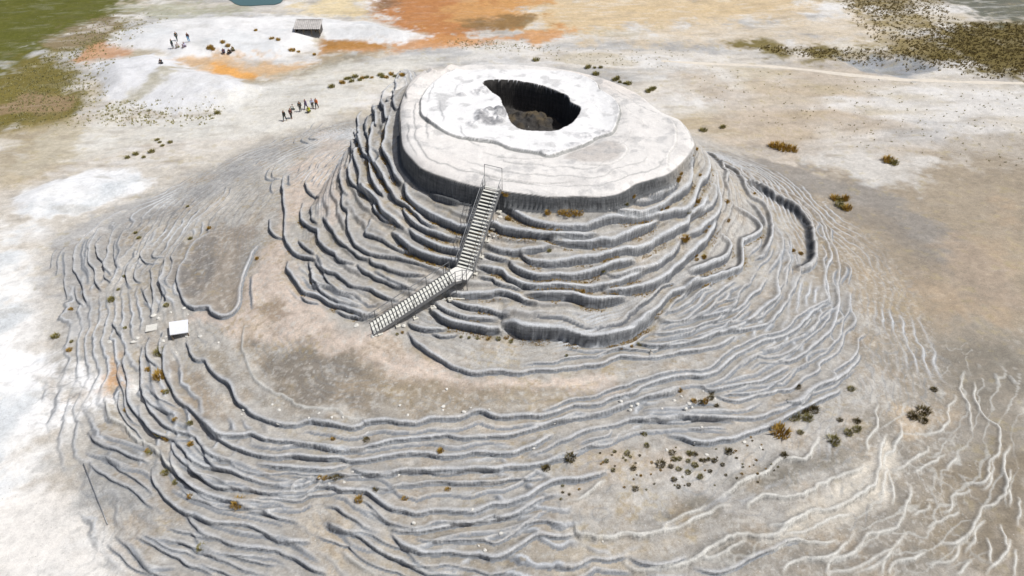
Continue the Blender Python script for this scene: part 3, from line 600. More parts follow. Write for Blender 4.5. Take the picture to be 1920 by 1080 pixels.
for c, soft, st, s in PAINT:
    p = at(Q(s))[:, :2]
    r_ = poly_sd(p, soft*3.2+2)
    if not r_: continue
    sl_, sd = r_
    soft = soft*FSOFT[sl_]
    sdn = sd + soft*0.95*(wx[sl_]/1.6*1.2 + .5*fbm(GX[sl_], GY[sl_], 1.1, 3, 411))
    COL[sl_] = mixc(COL[sl_], c, st*sstep(-soft*.5, soft*.5, sdn))
# far away
farm = sstep(150, 260, GY)
GM_ = fbm(GX, GY, .3, 4, 861); isg = np.clip((COL[..., 1]-COL[..., 0])*14, 0, 1)*plain
COL = mixc(COL, (140, 134, 66), isg*sstep(.05, .5, GM_)*.8); COL = mixc(COL, (74, 84, 32), isg*sstep(.0, .5, -GM_)*.7)
COL = mixc(COL, (196, 180, 150), farm*sstep(-.5, .5, n1)); COL = mixc(COL, (120, 116, 66), farm*sstep(-.1, .3, fbm(GX, GY, .01, 3, 77))*.8)
vm_ = at(Q("1500,960 1600,850 1640,740 1700,640 1960,600 1960,1100 1150,1100 1300,1010"))[:, :2]
sl_, sd = poly_sd(vm_, 3); vv = np.zeros_like(H); xa, ya = GX[sl_], GY[sl_]
wv = .4*fbm(xa, ya, .3, 3, 811)
rv = np.minimum(np.abs(fbm(xa*1.0+wv, ya*.55-xa*.2, .55, 3, 813)), np.abs(fbm(xa+wv, ya*.6, .9, 2, 815))+.02)
vv[sl_] = sstep(.045, .012, rv)*sstep(0, 2, sd)*(.25+.75*sstep(-.2, .3, fbm(xa, ya, .15, 2, 817)))
VEIN = vv; H += .05*vv
lv = (B0[win]+.6*fbm(GX[win], GY[win], .12, 3, 821)+.1*fbm(GX[win], GY[win], .8, 2, 823))/.13; lf = np.abs(lv-np.floor(lv)-.5)
ln_ = sstep(.12, .04, lf)*onm[win]*sstep(.0, .3, fbm(GX[win], GY[win], .2, 3, 825)+.1)*(1-sstep(.1, .6, NEAR[win]))
SL0 = np.zeros_like(H); SL0[win] = ln_*sstep(0, 4, RR[win]-R1G[win]-2)
LUM = COL @ np.array([.3, .5, .2]); plain = plain*(1-.9*sstep(lin(205), lin(232), LUM))*(1-.8*sstep(.15, .4, (COL[..., 0]-COL[..., 2])/(LUM+.02)-.35))
wt_ = sstep(lin(222), lin(245), LUM)*(RR > 18)
COL = mixc(COL, (206, 212, 216), wt_*sstep(.0, .45, fbm(GX, GY, .16, 5, 901))*.75); COL = mixc(COL, (196, 194, 188), wt_*sstep(.15, .5, fbm(GX*.7+GY*.6, GY*1.3, .3, 5, 903))*.6)
# fine contour-following threads in the lower right
vmask = np.zeros_like(H); sl_, sd = poly_sd(vm_, 3); vmask[sl_] = sstep(-1, 2.5, sd)
dk_ = vmask*sstep(-.2, .35, fbm(GX, GY, .14, 4, 911)); COL = mixc(COL, (132, 127, 117), dk_*.7)
th2 = (RR[win]*.9+2.2*fbm(GX[win], GY[win], .14, 4, 913)+.35*fbm(GX[win], GY[win], .7, 3, 915))/1.15; tf = np.abs(th2-np.floor(th2)-.5)
THR = np.zeros_like(H); THR[win] = sstep(.10, .03, tf)*vmask[win]*sstep(-.1, .3, fbm(GX[win], GY[win], .22, 3, 917)); H += .03*THR
# mottling of gravel: brown, dark and pale grains gathered in drifts
g1 = fbm(GX, GY, .5, 4, 501); g2 = fbm(GX, GY, 2.4, 2, 503); th_ = np.radians(THG)
streak = fbm(RR*2.2, th_*9, 1.0, 3, 505)
COL = mixc(COL, (176, 160, 138), onm*sstep(.05, .6, g1)*.5)
COL = mixc(COL, (150, 142, 130), onm*sstep(.15, .7, g2)*.35)
COL = mixc(COL, (222, 218, 210), onm*sstep(.1, .7, -g2)*.35)
s1 = fbm(GX*.35+GY*.5, GY*1.4-GX*.3, .6, 5, 521); s2 = fbm(GX, GY, 1.1, 4, 523)
COL = mixc(COL, (232, 230, 226), plain*sstep(.12, .5, s1)*(.35-.3*RQ)); COL = mixc(COL, (158, 148, 134), plain*sstep(.15, .55, -s1)*.35); COL = mixc(COL, (170, 158, 120), plain*sstep(.3, .6, s2)*.35)
g3 = fbm(GX, GY, 3.6, 2, 531)*sstep(130, 70, GY)
COL = mixc(COL, (120, 108, 88), onm*sstep(.25, .6, g3)*.4*sstep(-.3, .3, g1)); COL = mixc(COL, (226, 224, 218), onm*sstep(.3, .65, -g3)*.4)
COL *= (1+.12*g3+0.16*streak*onm+0.05*n3+0.10*g1+.08*s2)[..., None]
olive = sstep(.25, .55, fbm(GX, GY, .9, 3, 507))
gf_ = onm*sstep(.1, .5, fbm(GX, GY, .35, 4, 881))*sstep(-.1, .4, g3)*(RR-R1G < 22)
COL = mixc(COL, (176, 158, 116), gf_*.35)
COL = mixc(COL, (158, 134, 66), FOOT*sstep(-.1, .5, fbm(GX, GY, .7, 3, 509))*(RR < R1G+3)*.75)
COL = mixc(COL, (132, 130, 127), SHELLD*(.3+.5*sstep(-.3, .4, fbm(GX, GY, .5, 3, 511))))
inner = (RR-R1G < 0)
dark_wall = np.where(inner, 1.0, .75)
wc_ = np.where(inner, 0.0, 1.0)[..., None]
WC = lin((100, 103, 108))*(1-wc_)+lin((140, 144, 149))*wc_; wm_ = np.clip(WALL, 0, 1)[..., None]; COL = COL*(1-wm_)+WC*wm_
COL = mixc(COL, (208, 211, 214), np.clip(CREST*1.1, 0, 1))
COL = mixc(COL, (150, 152, 153), SL0*.55)
COL = mixc(COL, (206, 205, 199), np.maximum(VEIN*.5, THR*.65))
COL = mixc(COL, (84, 87, 92), np.clip(RIM_SHADE, 0, 1))  # painted shade of the uphill rim faces, mixed into the ground colour
COL = mixc(COL, (216, 215, 209), np.clip(WHITE*1.2, 0, 1)*(.7+.3*sstep(-.4, .2, fbm(GX, GY, 1.0, 3, 871))))
# disc
DCOL = np.empty_like(COL); DCOL[:] = lin((238, 235, 231))
DCOL = mixc(DCOL, (230, 220, 211), sstep(-.1, .5, fbm(GX, GY, .09, 3, 601))*.6); DCOL = mixc(DCOL, (206, 203, 200), sstep(.1, .6, fbm(GX, GY, .35, 4, 603))*.5)
col_w = at_plane(T("A 1500,130 1330,230 1250,330 1240,400 1250,470 1350,550 1440,600 1530,630 1600,640 B 60,650 180,660 300,710 400,735 530,762 600,780 720,730 850,690 960,630 1060,600 1110,500 1120,420 1060,340 970,280 950,230 860,180 700,130"), ZT)[:, :2]
sl_, sd = poly_sd(col_w, 1.5); DCOL[sl_] = mixc(DCOL[sl_], (246, 246, 246), sstep(-.4, .2, sd)*.9)
ov = at_plane(T("B 720,740 860,690 1010,650 1120,660 1180,710 1130,800 1000,845 850,840 700,800"), ZT)[:, :2]
sl_, sd = poly_sd(ov, 1.0); DCOL[sl_] = mixc(DCOL[sl_], (206, 200, 194), sstep(-.2, .6, sd)*.9)
DCOL = mixc(DCOL, (150, 152, 152), DLINE*.8)
DCOL = mixc(DCOL, (180, 180, 180), sstep(.12, .5, fbm(GX, GY, .8, 4, 851))*.5)
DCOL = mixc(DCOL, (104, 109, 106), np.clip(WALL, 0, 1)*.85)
DCOL = mixc(DCOL, (166, 166, 168), ROCKY*sstep(-.5, .3, fbm(GX, GY, 1.3, 3, 605)))
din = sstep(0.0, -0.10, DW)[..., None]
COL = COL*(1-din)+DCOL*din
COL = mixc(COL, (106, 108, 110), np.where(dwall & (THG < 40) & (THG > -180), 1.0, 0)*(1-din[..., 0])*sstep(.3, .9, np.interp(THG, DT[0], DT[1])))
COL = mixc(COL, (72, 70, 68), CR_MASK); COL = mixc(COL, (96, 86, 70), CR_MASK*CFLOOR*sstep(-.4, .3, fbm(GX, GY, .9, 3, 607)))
COL = np.clip(COL*ALB, 0.01, 0.85)

# ---------------------------------------------------------------- materials
def newmat(name):
    m = bpy.data.materials.new(name); m.use_nodes = True; return m, m.node_tree, m.node_tree.nodes['Principled BSDF']
def simple(name, rgb, rough=.7, metal=0, noise=.15, scale=6.0, srgb=True):
    m, t, b = newmat(name); c = lin(rgb) if srgb else rgb
    tc = t.nodes.new('ShaderNodeTexCoord'); n = t.nodes.new('ShaderNodeTexNoise'); n.inputs['Scale'].default_value = scale; n.inputs['Detail'].default_value = 5
    r = t.nodes.new('ShaderNodeValToRGB'); r.color_ramp.elements[0].position = .3; r.color_ramp.elements[1].position = .7
    r.color_ramp.elements[0].color = (*[float(v)*(1-noise) for v in c], 1); r.color_ramp.elements[1].color = (*[min(float(v)*(1+noise), .9) for v in c], 1)
    t.links.new(tc.outputs['Object'], n.inputs['Vector']); t.links.new(n.outputs[0], r.inputs[0]); t.links.new(r.outputs[0], b.inputs['Base Color'])
    b.inputs['Roughness'].default_value = rough; b.inputs['Metallic'].default_value = metal
    return m
tm, t, b = newmat('sinter_ground')
N = t.nodes.new; Lk = t.links.new
at_n = N('ShaderNodeAttribute'); at_n.attribute_name = 'Col'
geo = N('ShaderNodeNewGeometry'); tcn = N('ShaderNodeTexCoord')
def noise_n(scale, det, vec, rough=.6):
    n = N('ShaderNodeTexNoise'); n.inputs['Scale'].default_value = scale; n.inputs['Detail'].default_value = det; n.inputs['Roughness'].default_value = rough; Lk(vec, n.inputs['Vector']); return n.outputs[0]
def math_n(op, a, b_=None, clamp=False):
    m = N('ShaderNodeMath'); m.operation = op; m.use_clamp = clamp
    for i, v in enumerate((a, b_)):
        if v is None: continue
        if isinstance(v, (int, float)): m.inputs[i].default_value = v
        else: Lk(v, m.inputs[i])
    return m.outputs[0]
def mapr(v, a, b_, c, d):
    m = N('ShaderNodeMapRange'); Lk(v, m.inputs[0])
    for i, q in enumerate((a, b_, c, d)): m.inputs[i+1].default_value = q
    return m.outputs[0]
obj = tcn.outputs['Object']
mp = N('ShaderNodeMapping'); mp.inputs['Scale'].default_value = (5.5, 5.5, 0.35); Lk(obj, mp.inputs[0])
flute = noise_n(1.0, 3, mp.outputs[0], .55)
sep = N('ShaderNodeSeparateXYZ'); Lk(geo.outputs['Normal'], sep.inputs[0])
steep = mapr(sep.outputs[2], .55, .85, 1, 0)
fine = noise_n(7.0, 6, obj, .75); mid = noise_n(1.3, 5, obj, .65); grain = noise_n(22, 3, obj, .7)
f1 = mapr(fine, .3, .7, .76, 1.22); f2 = mapr(mid, .3, .7, .88, 1.10); mpb = N('ShaderNodeMapping'); mpb.inputs['Scale'].default_value = (.5, .5, 7); Lk(obj, mpb.inputs[0]); beds = noise_n(1.0, 3, mpb.outputs[0], .6)
f3 = math_n('MULTIPLY', mapr(flute, .35, .65, .76, 1.2), mapr(beds, .35, .65, .82, 1.14))
f3m = N('ShaderNodeMix'); f3m.data_type = 'FLOAT'; Lk(steep, f3m.inputs[0]); f3m.inputs[2].default_value = 1.0; Lk(f3, f3m.inputs[3])
f4 = mapr(grain, .3, .7, .82, 1.18)
k = math_n('MULTIPLY', math_n('MULTIPLY', math_n('MULTIPLY', f1, f4), f2), f3m.outputs[0])
vm = N('ShaderNodeVectorMath'); vm.operation = 'SCALE'; Lk(at_n.outputs['Color'], vm.inputs[0]); sepl = N('ShaderNodeSeparateColor'); Lk(at_n.outputs['Color'], sepl.inputs[0]); kb = N('ShaderNodeMix'); kb.data_type = 'FLOAT'
Lk(mapr(sepl.outputs[1], .5, .75, 0, .65), kb.inputs[0]); Lk(k, kb.inputs[2]); kb.inputs[3].default_value = 1.0; Lk(kb.outputs[0], vm.inputs['Scale'])
# scattered pale and dark pebbles
vo = N('ShaderNodeTexVoronoi'); vo.inputs['Scale'].default_value = 3.2; vo.inputs['Randomness'].default_value = 1; Lk(obj, vo.inputs['Vector'])
peb = mapr(vo.outputs['Distance'], .10, .16, 1, 0)
sepc = N('ShaderNodeSeparateColor'); Lk(vo.outputs['Color'], sepc.inputs[0])
pale = math_n('MULTIPLY', peb, math_n('GREATER_THAN', sepc.outputs[0], .9)); dark = math_n('MULTIPLY', peb, math_n('LESS_THAN', sepc.outputs[0], .16))
flat = mapr(sep.outputs[2], .8, .95, 0, 1)
mx1 = N('ShaderNodeMix'); mx1.data_type = 'RGBA'; Lk(math_n('MULTIPLY', pale, math_n('MULTIPLY', flat, .6)), mx1.inputs[0]); Lk(vm.outputs[0], mx1.inputs[6]); mx1.inputs[7].default_value = (.68, .67, .64, 1)
mx2 = N('ShaderNodeMix'); mx2.data_type = 'RGBA'; Lk(math_n('MULTIPLY', dark, math_n('MULTIPLY', flat, .45)), mx2.inputs[0]); Lk(mx1.outputs[2], mx2.inputs[6]); mx2.inputs[7].default_value = (.16, .13, .08, 1)
Lk(mx2.outputs[2], b.inputs['Base Color']); b.inputs['Roughness'].default_value = .92
b.inputs['Specular IOR Level'].default_value = .15
hb = math_n('ADD', math_n('MULTIPLY', fine, .35), math_n('ADD', math_n('MULTIPLY', grain, .2), math_n('MULTIPLY', math_n('MULTIPLY', flute, steep), .7)))
bp = N('ShaderNodeBump'); bp.inputs['Strength'].default_value = .8; bp.inputs['Distance'].default_value = .12; Lk(hb, bp.inputs['Height']); Lk(bp.outputs[0], b.inputs['Normal'])

# ---------------------------------------------------------------- terrain meshes
def grid_mesh(name, mask):
    idx = np.arange(NX*NY).reshape(NY, NX)
    q = np.stack([idx[:-1, :-1], idx[:-1, 1:], idx[1:, 1:], idx[1:, :-1]], -1)[mask]
    used, inv = np.unique(q.ravel(), return_inverse=True)
    q = inv.reshape(-1, 4)
    co = np.stack([(GX+DISPX).ravel()[used], (GY+DISPY).ravel()[used], H.ravel()[used]], 1)
    me = bpy.data.meshes.new(name); me.vertices.add(len(co)); me.vertices.foreach_set('co', co.astype(np.float32).ravel())
    me.loops.add(q.size); me.loops.foreach_set('vertex_index', q.astype(np.int32).ravel())
    me.polygons.add(len(q)); me.polygons.foreach_set('loop_start', (np.arange(len(q))*4).astype(np.int32)); me.polygons.foreach_set('loop_total', np.full(len(q), 4, np.int32))
    me.polygons.foreach_set('use_smooth', np.ones(len(q), bool)); me.update(calc_edges=True)
    ca = me.color_attributes.new('Col', 'FLOAT_COLOR', 'POINT')
    c4 = np.ones((len(co), 4), np.float32); c4[:, :3] = COL.reshape(-1, 3)[used]; ca.data.foreach_set('color', c4.ravel())
    me.materials.append(tm); o = bpy.data.objects.new(name, me); sc.collection.objects.link(o); tag(o, kind='structure'); return o
hm = (RR < R2G+1.0)[:-1, :-1]
hill = grid_mesh('hill', hm); ground = grid_mesh('ground', ~hm)
def hz(x, y):
    i = int(np.clip(np.searchsorted(X, x), 1, NX-1)); j = int(np.clip(np.searchsorted(Y, y), 1, NY-1))
    fx = (x-X[i-1])/(X[i]-X[i-1]); fy = (y-Y[j-1])/(Y[j]-Y[j-1])
    return float((H[j-1, i-1]*(1-fx)+H[j-1, i]*fx)*(1-fy)+(H[j, i-1]*(1-fx)+H[j, i]*fx)*fy)
def hit(px, off=0.0):
    """point of the finished terrain seen at a photo pixel"""
    r = rays(np.array([px], float))[0]; t0 = 36.0
    while t0 < 220:
        q = r*t0
        if q[2]+CAMZ < hz(q[0], q[1])+off: break
        t0 += 0.12
    q = r*t0; return Vector((q[0], q[1], hz(q[0], q[1])))

def mesh_obj(name, verts, faces, mat, parent=None, smooth=False):
    me = bpy.data.meshes.new(name); me.from_pydata([tuple(v) for v in verts], [], faces); me.update()
    if smooth: me.polygons.foreach_set('use_smooth', [True]*len(me.polygons))
    me.materials.append(mat); o = bpy.data.objects.new(name, me); sc.collection.objects.link(o)
    if parent: o.parent = parent
    return o
class MB:
    def __init__(s): s.v = []; s.f = []
    def add(s, v, f):
        n = len(s.v); s.v += [Vector(q) for q in v]; s.f += [tuple(i+n for i in g) for g in f]
    def box(s, c, sx, sy, sz, M=None):
        v = [Vector((x*sx/2, y*sy/2, z*sz/2)) for x in (-1, 1) for y in (-1, 1) for z in (-1, 1)]
        if M: v = [M @ q for q in v]
        s.add([Vector(c)+q for q in v], [(0,1,3,2), (4,6,7,5), (0,4,5,1), (2,3,7,6), (0,2,6,4), (1,5,7,3)])
    def bar(s, a, b, w, h=None, up=Vector((0, 0, 1))):
        a = Vector(a); b = Vector(b); h = h or w; d = (b-a).normalized(); sd = d.cross(up)
        if sd.length < 1e-3: sd = d.cross(Vector((0, 1, 0)))
        sd.normalize(); u = sd.cross(d)
        v = [p+sd*x*w/2+u*y*h/2 for p in (a, b) for x, y in ((-1,-1), (1,-1), (1,1), (-1,1))]
        s.add(v, [(0,1,2,3), (7,6,5,4), (0,4,5,1), (1,5,6,2), (2,6,7,3), (3,7,4,0)])
    def tube(s, pts, r, n=8):
        pts = [Vector(p) for p in pts]; rings = []
        for i, p in enumerate(pts):
            d = (pts[min(i+1, len(pts)-1)]-pts[max(i-1, 0)]).normalized(); a = d.cross(Vector((0, 0, 1)))
            if a.length < 1e-3: a = Vector((1, 0, 0))
            a.normalize(); b_ = d.cross(a); rings.append([p+(a*math.cos(2*math.pi*k/n)+b_*math.sin(2*math.pi*k/n))*r for k in range(n)])
        v = [q for g in rings for q in g]; f = []
        for i in range(len(pts)-1):
            for k_ in range(n): f.append((i*n+k_, i*n+(k_+1) % n, (i+1)*n+(k_+1) % n, (i+1)*n+k_))
        f.append(tuple(range(n))[::-1]); f.append(tuple((len(pts)-1)*n+k_ for k_ in range(n))); s.add(v, f)
    def build(s, name, mat, parent=None, smooth=False):
        off = parent.matrix_basis.translation.copy() if parent and parent.type == 'EMPTY' else Vector((0, 0, 0))
        if parent and parent.parent: off = Vector((0, 0, 0))
        return mesh_obj(name, [q-off for q in s.v], s.f, mat, parent, smooth)
def empty(name, loc):
    o = bpy.data.objects.new(name, None); sc.collection.objects.link(o); o.location = loc; o.empty_display_size = .3; return o

# water
for i, (wp, col, nm) in enumerate(water_polys):
    m, t_, b_ = newmat('pond_water'); b_.inputs['Base Color'].default_value = (*[float(v)*.7 for v in lin(col)], 1); b_.inputs['Roughness'].default_value = .45; b_.inputs['Specular IOR Level'].default_value = .25
    tcw = t_.nodes.new('ShaderNodeTexCoord'); nw = t_.nodes.new('ShaderNodeTexNoise'); nw.inputs['Scale'].default_value = 1.5; bw = t_.nodes.new('ShaderNodeBump'); bw.inputs['Strength'].default_value = .15
    t_.links.new(tcw.outputs['Object'], nw.inputs['Vector']); t_.links.new(nw.outputs[0], bw.inputs['Height']); t_.links.new(bw.outputs[0], b_.inputs['Normal'])
    o = mesh_obj('water', [(p[0], p[1], -0.12) for p in wp], [tuple(range(len(wp)))], m); tag(o, kind='structure')
# footpath across the plain
pm = simple('path_dust', (206, 198, 185), .95, noise=.08, scale=1.5)
pl = [hit((u, v)) for u, v in ((1240,114), (1300,118), (1400,122), (1500,130), (1600,141), (1700,150), (1800,154), (1920,156))]
pp = resample([(p.x, p.y) for p in pl], .8); v = []; f = []
tn = np.gradient(pp, axis=0); tn /= np.linalg.norm(tn, axis=1)[:, None]
for i, (p, n_) in enumerate(zip(pp, tn)):
    wdt = .35+.5*float(vnoise(np.array([i*.3]), np.array([2.]), 4)[0])
    for k_ in (-1, -.4, .4, 1):
        x_, y_ = p[0]+n_[1]*wdt*k_, p[1]-n_[0]*wdt*k_; v.append((x_, y_, hz(x_, y_)+(.035 if abs(k_) < .9 else -.01)))
    if i: f += [(4*i-4+a, 4*i+a, 4*i+a+1, 4*i-3+a) for a in range(3)]
tag(mesh_obj('path', v, f, pm, smooth=True), kind='structure')


# ================================================================ things
M_steel = simple('galvanised_steel', (150, 152, 154), .5, .6, .12); M_dark_steel = simple('weathered_steel', (105, 106, 108), .55, .5, .15)
M_tread = simple('pale_plank', (214, 214, 206), .85, 0, .12, 3); M_beam = simple('grey_beam', (120, 121, 122), .7, .1, .15)
M_deck = simple('landing_board', (222, 220, 214), .85, 0, .06, 4); M_conc = simple('concrete', (205, 202, 192), .9, 0, .15, 5)
M_roofw = simple('white_sheet_roof', (232, 234, 238), .5, .1, .06, 2); M_roofg = simple('grey_sheet_roof', (178, 174, 170), .6, .1, .2, 1.5)
M_wood = simple('old_wood', (120, 108, 92), .9, 0, .25, 6); M_wall = simple('dark_plank_wall', (78, 74, 70), .9, 0, .25, 3)
M_stone = simple('pale_stone', (205, 203, 196), .95, 0, .14, 5)

def zfind(px, clear):
    best = None
    for z in np.arange(14, 2, -0.05):
        p = at_plane([px], z)[0]; c = z-hz(p[0], p[1])
        if c <= clear: return Vector(p)
    return Vector(at_plane([px], 3)[0])
# ---- staircase
T0 = Vector(at_plane([(924, 350)], 13.08)[0]); Lc = zfind((864, 514), 1.15); Bm = zfind((697, 617), 0.12)
print('stairs', T0, Lc, Bm)
stair = empty('staircase', Bm); tag(stair, 'metal staircase with pale planks climbing the cone in two flights to the white top', 'staircase')
W = 1.5
def flight(a, b, n, zdir=1):
    """treads, two stringers, handrails from lower point a to upper point b"""
    a = Vector(a); b = Vector(b); d = b-a; h = Vector((d.x, d.y, 0)); hl = h.length; h.normalize(); sd = Vector((h.y, -h.x, 0))
    rot = Matrix.Rotation(math.atan2(h.y, h.x), 4, 'Z')
    run = hl/n
    first = None
    for i in range(n):
        p = a + d*((i+.5)/n)
        if first is None:
            m = MB(); m.box((0, 0, 0), run*.74, W, .05); first = m.build('tread', M_tread, None); o = first
        else:
            o = first.copy(); sc.collection.objects.link(o)
        o.parent = stair; o.location = p-Bm; o.rotation_euler = (0, 0, math.atan2(h.y, h.x)+random.uniform(-.01, .01))
    for s in (-1, 1):
        m = MB(); m.bar(a+sd*s*(W/2+.05)+Vector((0, 0, -.10)), b+sd*s*(W/2+.05)+Vector((0, 0, -.10)), .07, .30); m.build('stringer', M_beam, stair)
        m = MB(); e = sd*s*(W/2+.06)
        m.tube([a+e+Vector((0, 0, 1.0)), b+e+Vector((0, 0, 1.0))], .032); m.build('handrail', M_steel, stair)
        m = MB(); m.tube([a+e+Vector((0, 0, .5)), b+e+Vector((0, 0, .5))], .018, 6); m.build('mid_rail', M_steel, stair)
        k = 5
        for i in range(k):
            q = a+d*((i+.35)/(k-.3))+e; g = hz(q.x, q.y)
            m = MB(); m.bar(Vector((q.x, q.y, max(g-.1, q.z-2.6))), q+Vector((0, 0, 1.02)), .055); m.build('post', M_dark_steel, stair)
            if q.z-g > .25:
                m = MB(); m.box((q.x, q.y, g+.03), .42, .42, .16, rot.to_3x3()); m.build('footing', M_conc, stair)
    return h, sd
hu = Vector((T0.x-Lc.x, T0.y-Lc.y, 0)).normalized(); hl_ = Vector((Lc.x-Bm.x, Lc.y-Bm.y, 0)).normalized()
ua = Lc+hu*.75; la = Lc-hl_*.75
flight(ua, T0, 24); flight(Bm, la, 26)
# landing plate with legs and rails
sdu = Vector((hu.y, -hu.x, 0)); sdl = Vector((hl_.y, -hl_.x, 0)); W2 = W/2+.08
poly = [ua-sdu*W2, ua+sdu*W2, Lc+sdu*W2*1.02-hu*.55, Lc+sdl*W2*.95-hl_*.1, la+sdl*W2, la-sdl*W2]
cz = sum(poly, Vector())/6; poly.sort(key=lambda q: math.atan2(q.y-cz.y, q.x-cz.x))
m = MB(); n = len(poly); m.add([q+Vector((0, 0, .03)) for q in poly]+[q+Vector((0, 0, -.05)) for q in poly], [tuple(range(n)), tuple(range(2*n-1, n-1, -1))]+[(i, i+n, (i+1) % n+n, (i+1) % n) for i in range(n)]); m.build('landing', M_deck, stair)
m = MB()
for i in range(n): m.bar(poly[i]*.98+cz*.02+Vector((0, 0, -.17)), poly[(i+1) % n]*.98+cz*.02+Vector((0, 0, -.17)), .06, .22)
m.build('landing_frame', M_beam, stair)
for i, q in enumerate(poly):
    g = hz(q.x, q.y); m = MB(); m.bar(Vector((q.x, q.y, max(g-.1, q.z-2.8))), q+Vector((0, 0, 1.1)), .06); m.build('post', M_dark_steel, stair)
out = [q for q in poly if (q-cz).dot(sdu+sdl) > 0]; out.sort(key=lambda q: (q-cz).dot(hu))
m = MB(); m.tube([q+Vector((0, 0, 1.08)) for q in out], .032); m.build('handrail', M_steel, stair)
m = MB(); m.tube([q+Vector((0, 0, .55)) for q in out], .018, 6); m.build('mid_rail', M_steel, stair)
a_, b_ = Lc+sdu*W2-hu*.9+Vector((0, 0, -1.0)), Lc-sdu*W2-hu*.9+Vector((0, 0, -1.0))
m = MB(); m.bar(Vector((out[0].x-.5, out[0].y-.15, hz(out[0].x, out[0].y)+.1)), Vector((out[0].x+.7, out[0].y-.15, hz(out[0].x, out[0].y)+.1)), .18, .12); m.build('footing', M_conc, stair)
# portal frame at the top of the flight
m = MB(); e = sdu*(W/2+.1)
tp = T0+hu*.15
m.tube([tp-e+Vector((0, 0, -.3)), tp-e+Vector((0, 0, 2.0)), tp+e+Vector((0, 0, 2.0)), tp+e+Vector((0, 0, -.3))], .035); m.build('gate_frame', M_dark_steel, stair)

# ---- small shelter with white roof on the left shoulder
g = hit((336, 630)); zr = g.z+.6
rc = [Vector(q) for q in at_plane([(317, 605), (353, 600), (353, 624), (319, 629)], zr)]
sh = empty('small_shelter', g); tag(sh, 'small shelter with a flat white sheet roof on the left shoulder of the mound', 'shelter')
m = MB(); m.add([q+Vector((0, 0, .08)) for q in rc]+rc, [(3, 2, 1, 0), (4, 5, 6, 7)]+[(i, (i+1) % 4, (i+1) % 4+4, i+4) for i in range(4)]); m.build('roof', M_roofw, sh)
c_ = sum(rc, Vector())/4; ins = [c_+(q-c_)*.9 for q in rc]
for q in ins:
    m = MB(); m.bar((q.x, q.y, hz(q.x, q.y)-.1), (q.x, q.y, zr), .09); m.build('post', M_wood, sh)
m = MB(); a_, b_ = ins[0], ins[1]; m.bar((a_.x, a_.y, (zr+hz(a_.x, a_.y))/2), (b_.x, b_.y, (zr+hz(a_.x, a_.y))/2), .05, zr-hz(a_.x, a_.y)-.1); m.build('back_wall', M_wall, sh)
m = MB(); a_, b_ = ins[0], ins[3]; m.bar((a_.x, a_.y, (zr+hz(a_.x, a_.y))/2), (b_.x, b_.y, (zr+hz(a_.x, a_.y))/2), .05, zr-hz(a_.x, a_.y)-.1); m.build('side_wall', M_wall, sh)
# ---- flat pale slab beside it
g = hit((285, 617)); m = MB(); m.box(g+Vector((0, 0, .1)), 1.0, .9, .08, Matrix.Rotation(.3, 3, 'Z')); o = m.build('stone_slab', M_stone); tag(o, 'flat pale slab lying just left of the small white-roofed shelter', 'slab')

# ---- open shelter on the far white dune
gl = hit((551, 66)); gr = hit((604, 66)); g = (gl+gr)/2
fs = empty('open_shelter', g); tag(fs, 'long low open-fronted shelter with a grey sheet roof on the far white dune', 'shelter')
ex = Vector((gr.x-gl.x, 0, 0)); Ln = ex.length; ex.normalize(); ey = Vector((-ex.y, ex.x, 0)); he = 1.15; dp = 2.4; rise = .8
def lp(x, y, z): return g+ex*x+ey*y+Vector((0, 0, z))
m = MB(); v = []
nn = 40
for i in range(nn+1):
    x_ = -Ln/2-.25+(Ln+.5)*i/nn; zz = .03*math.sin(i*2.2)
    v += [lp(x_, -.3, he+zz), lp(x_, dp+.3, he+rise+zz)]
m.add(v, [(2*i, 2*i+2, 2*i+3, 2*i+1) for i in range(nn)]); m.add([q-Vector((0, 0, .06)) for q in v], [(2*i+1, 2*i+3, 2*i+2, 2*i) for i in range(nn)]); m.build('roof', M_roofg, fs)
for x_ in (-Ln/2, -Ln/6, Ln/6, Ln/2):
    m = MB(); m.bar(lp(x_, 0, -.2), lp(x_, 0, he), .12); m.build('post', M_wood, fs)
m = MB(); m.bar(lp(-Ln/2, dp, (he+rise)/2), lp(Ln/2, dp, (he+rise)/2), .12, he+rise-.1); m.build('back_wall', M_wall, fs)
for x_ in (-Ln/2, Ln/2):
    m = MB(); m.bar(lp(x_, .1, he/2), lp(x_, dp-.1, he/2+.1), .1, he); m.build('side_wall', M_wall, fs)
m = MB(); m.box(lp(0, dp*.6, .4), Ln*.7, .4, .08, Matrix.Rotation(math.atan2(ex.y, ex.x), 3, 'Z')); m.box(lp(-Ln*.25, dp*.6, .18), .1, .35, .36); m.box(lp(Ln*.25, dp*.6, .18), .1, .35, .36); m.build('bench', M_wood, fs)

# ---- thin pipe down the lower left slope
pp_ = [hit((u, v_))+Vector((0, 0, .12)) for u, v_ in ((158, 872), (166, 892), (176, 918), (188, 948), (203, 985))]
m = MB(); m.tube(pp_, .035, 8); tag(m.build('water_pipe', M_steel, None, True), 'thin pale pipe running straight down the grey slope at the lower left', 'pipe')

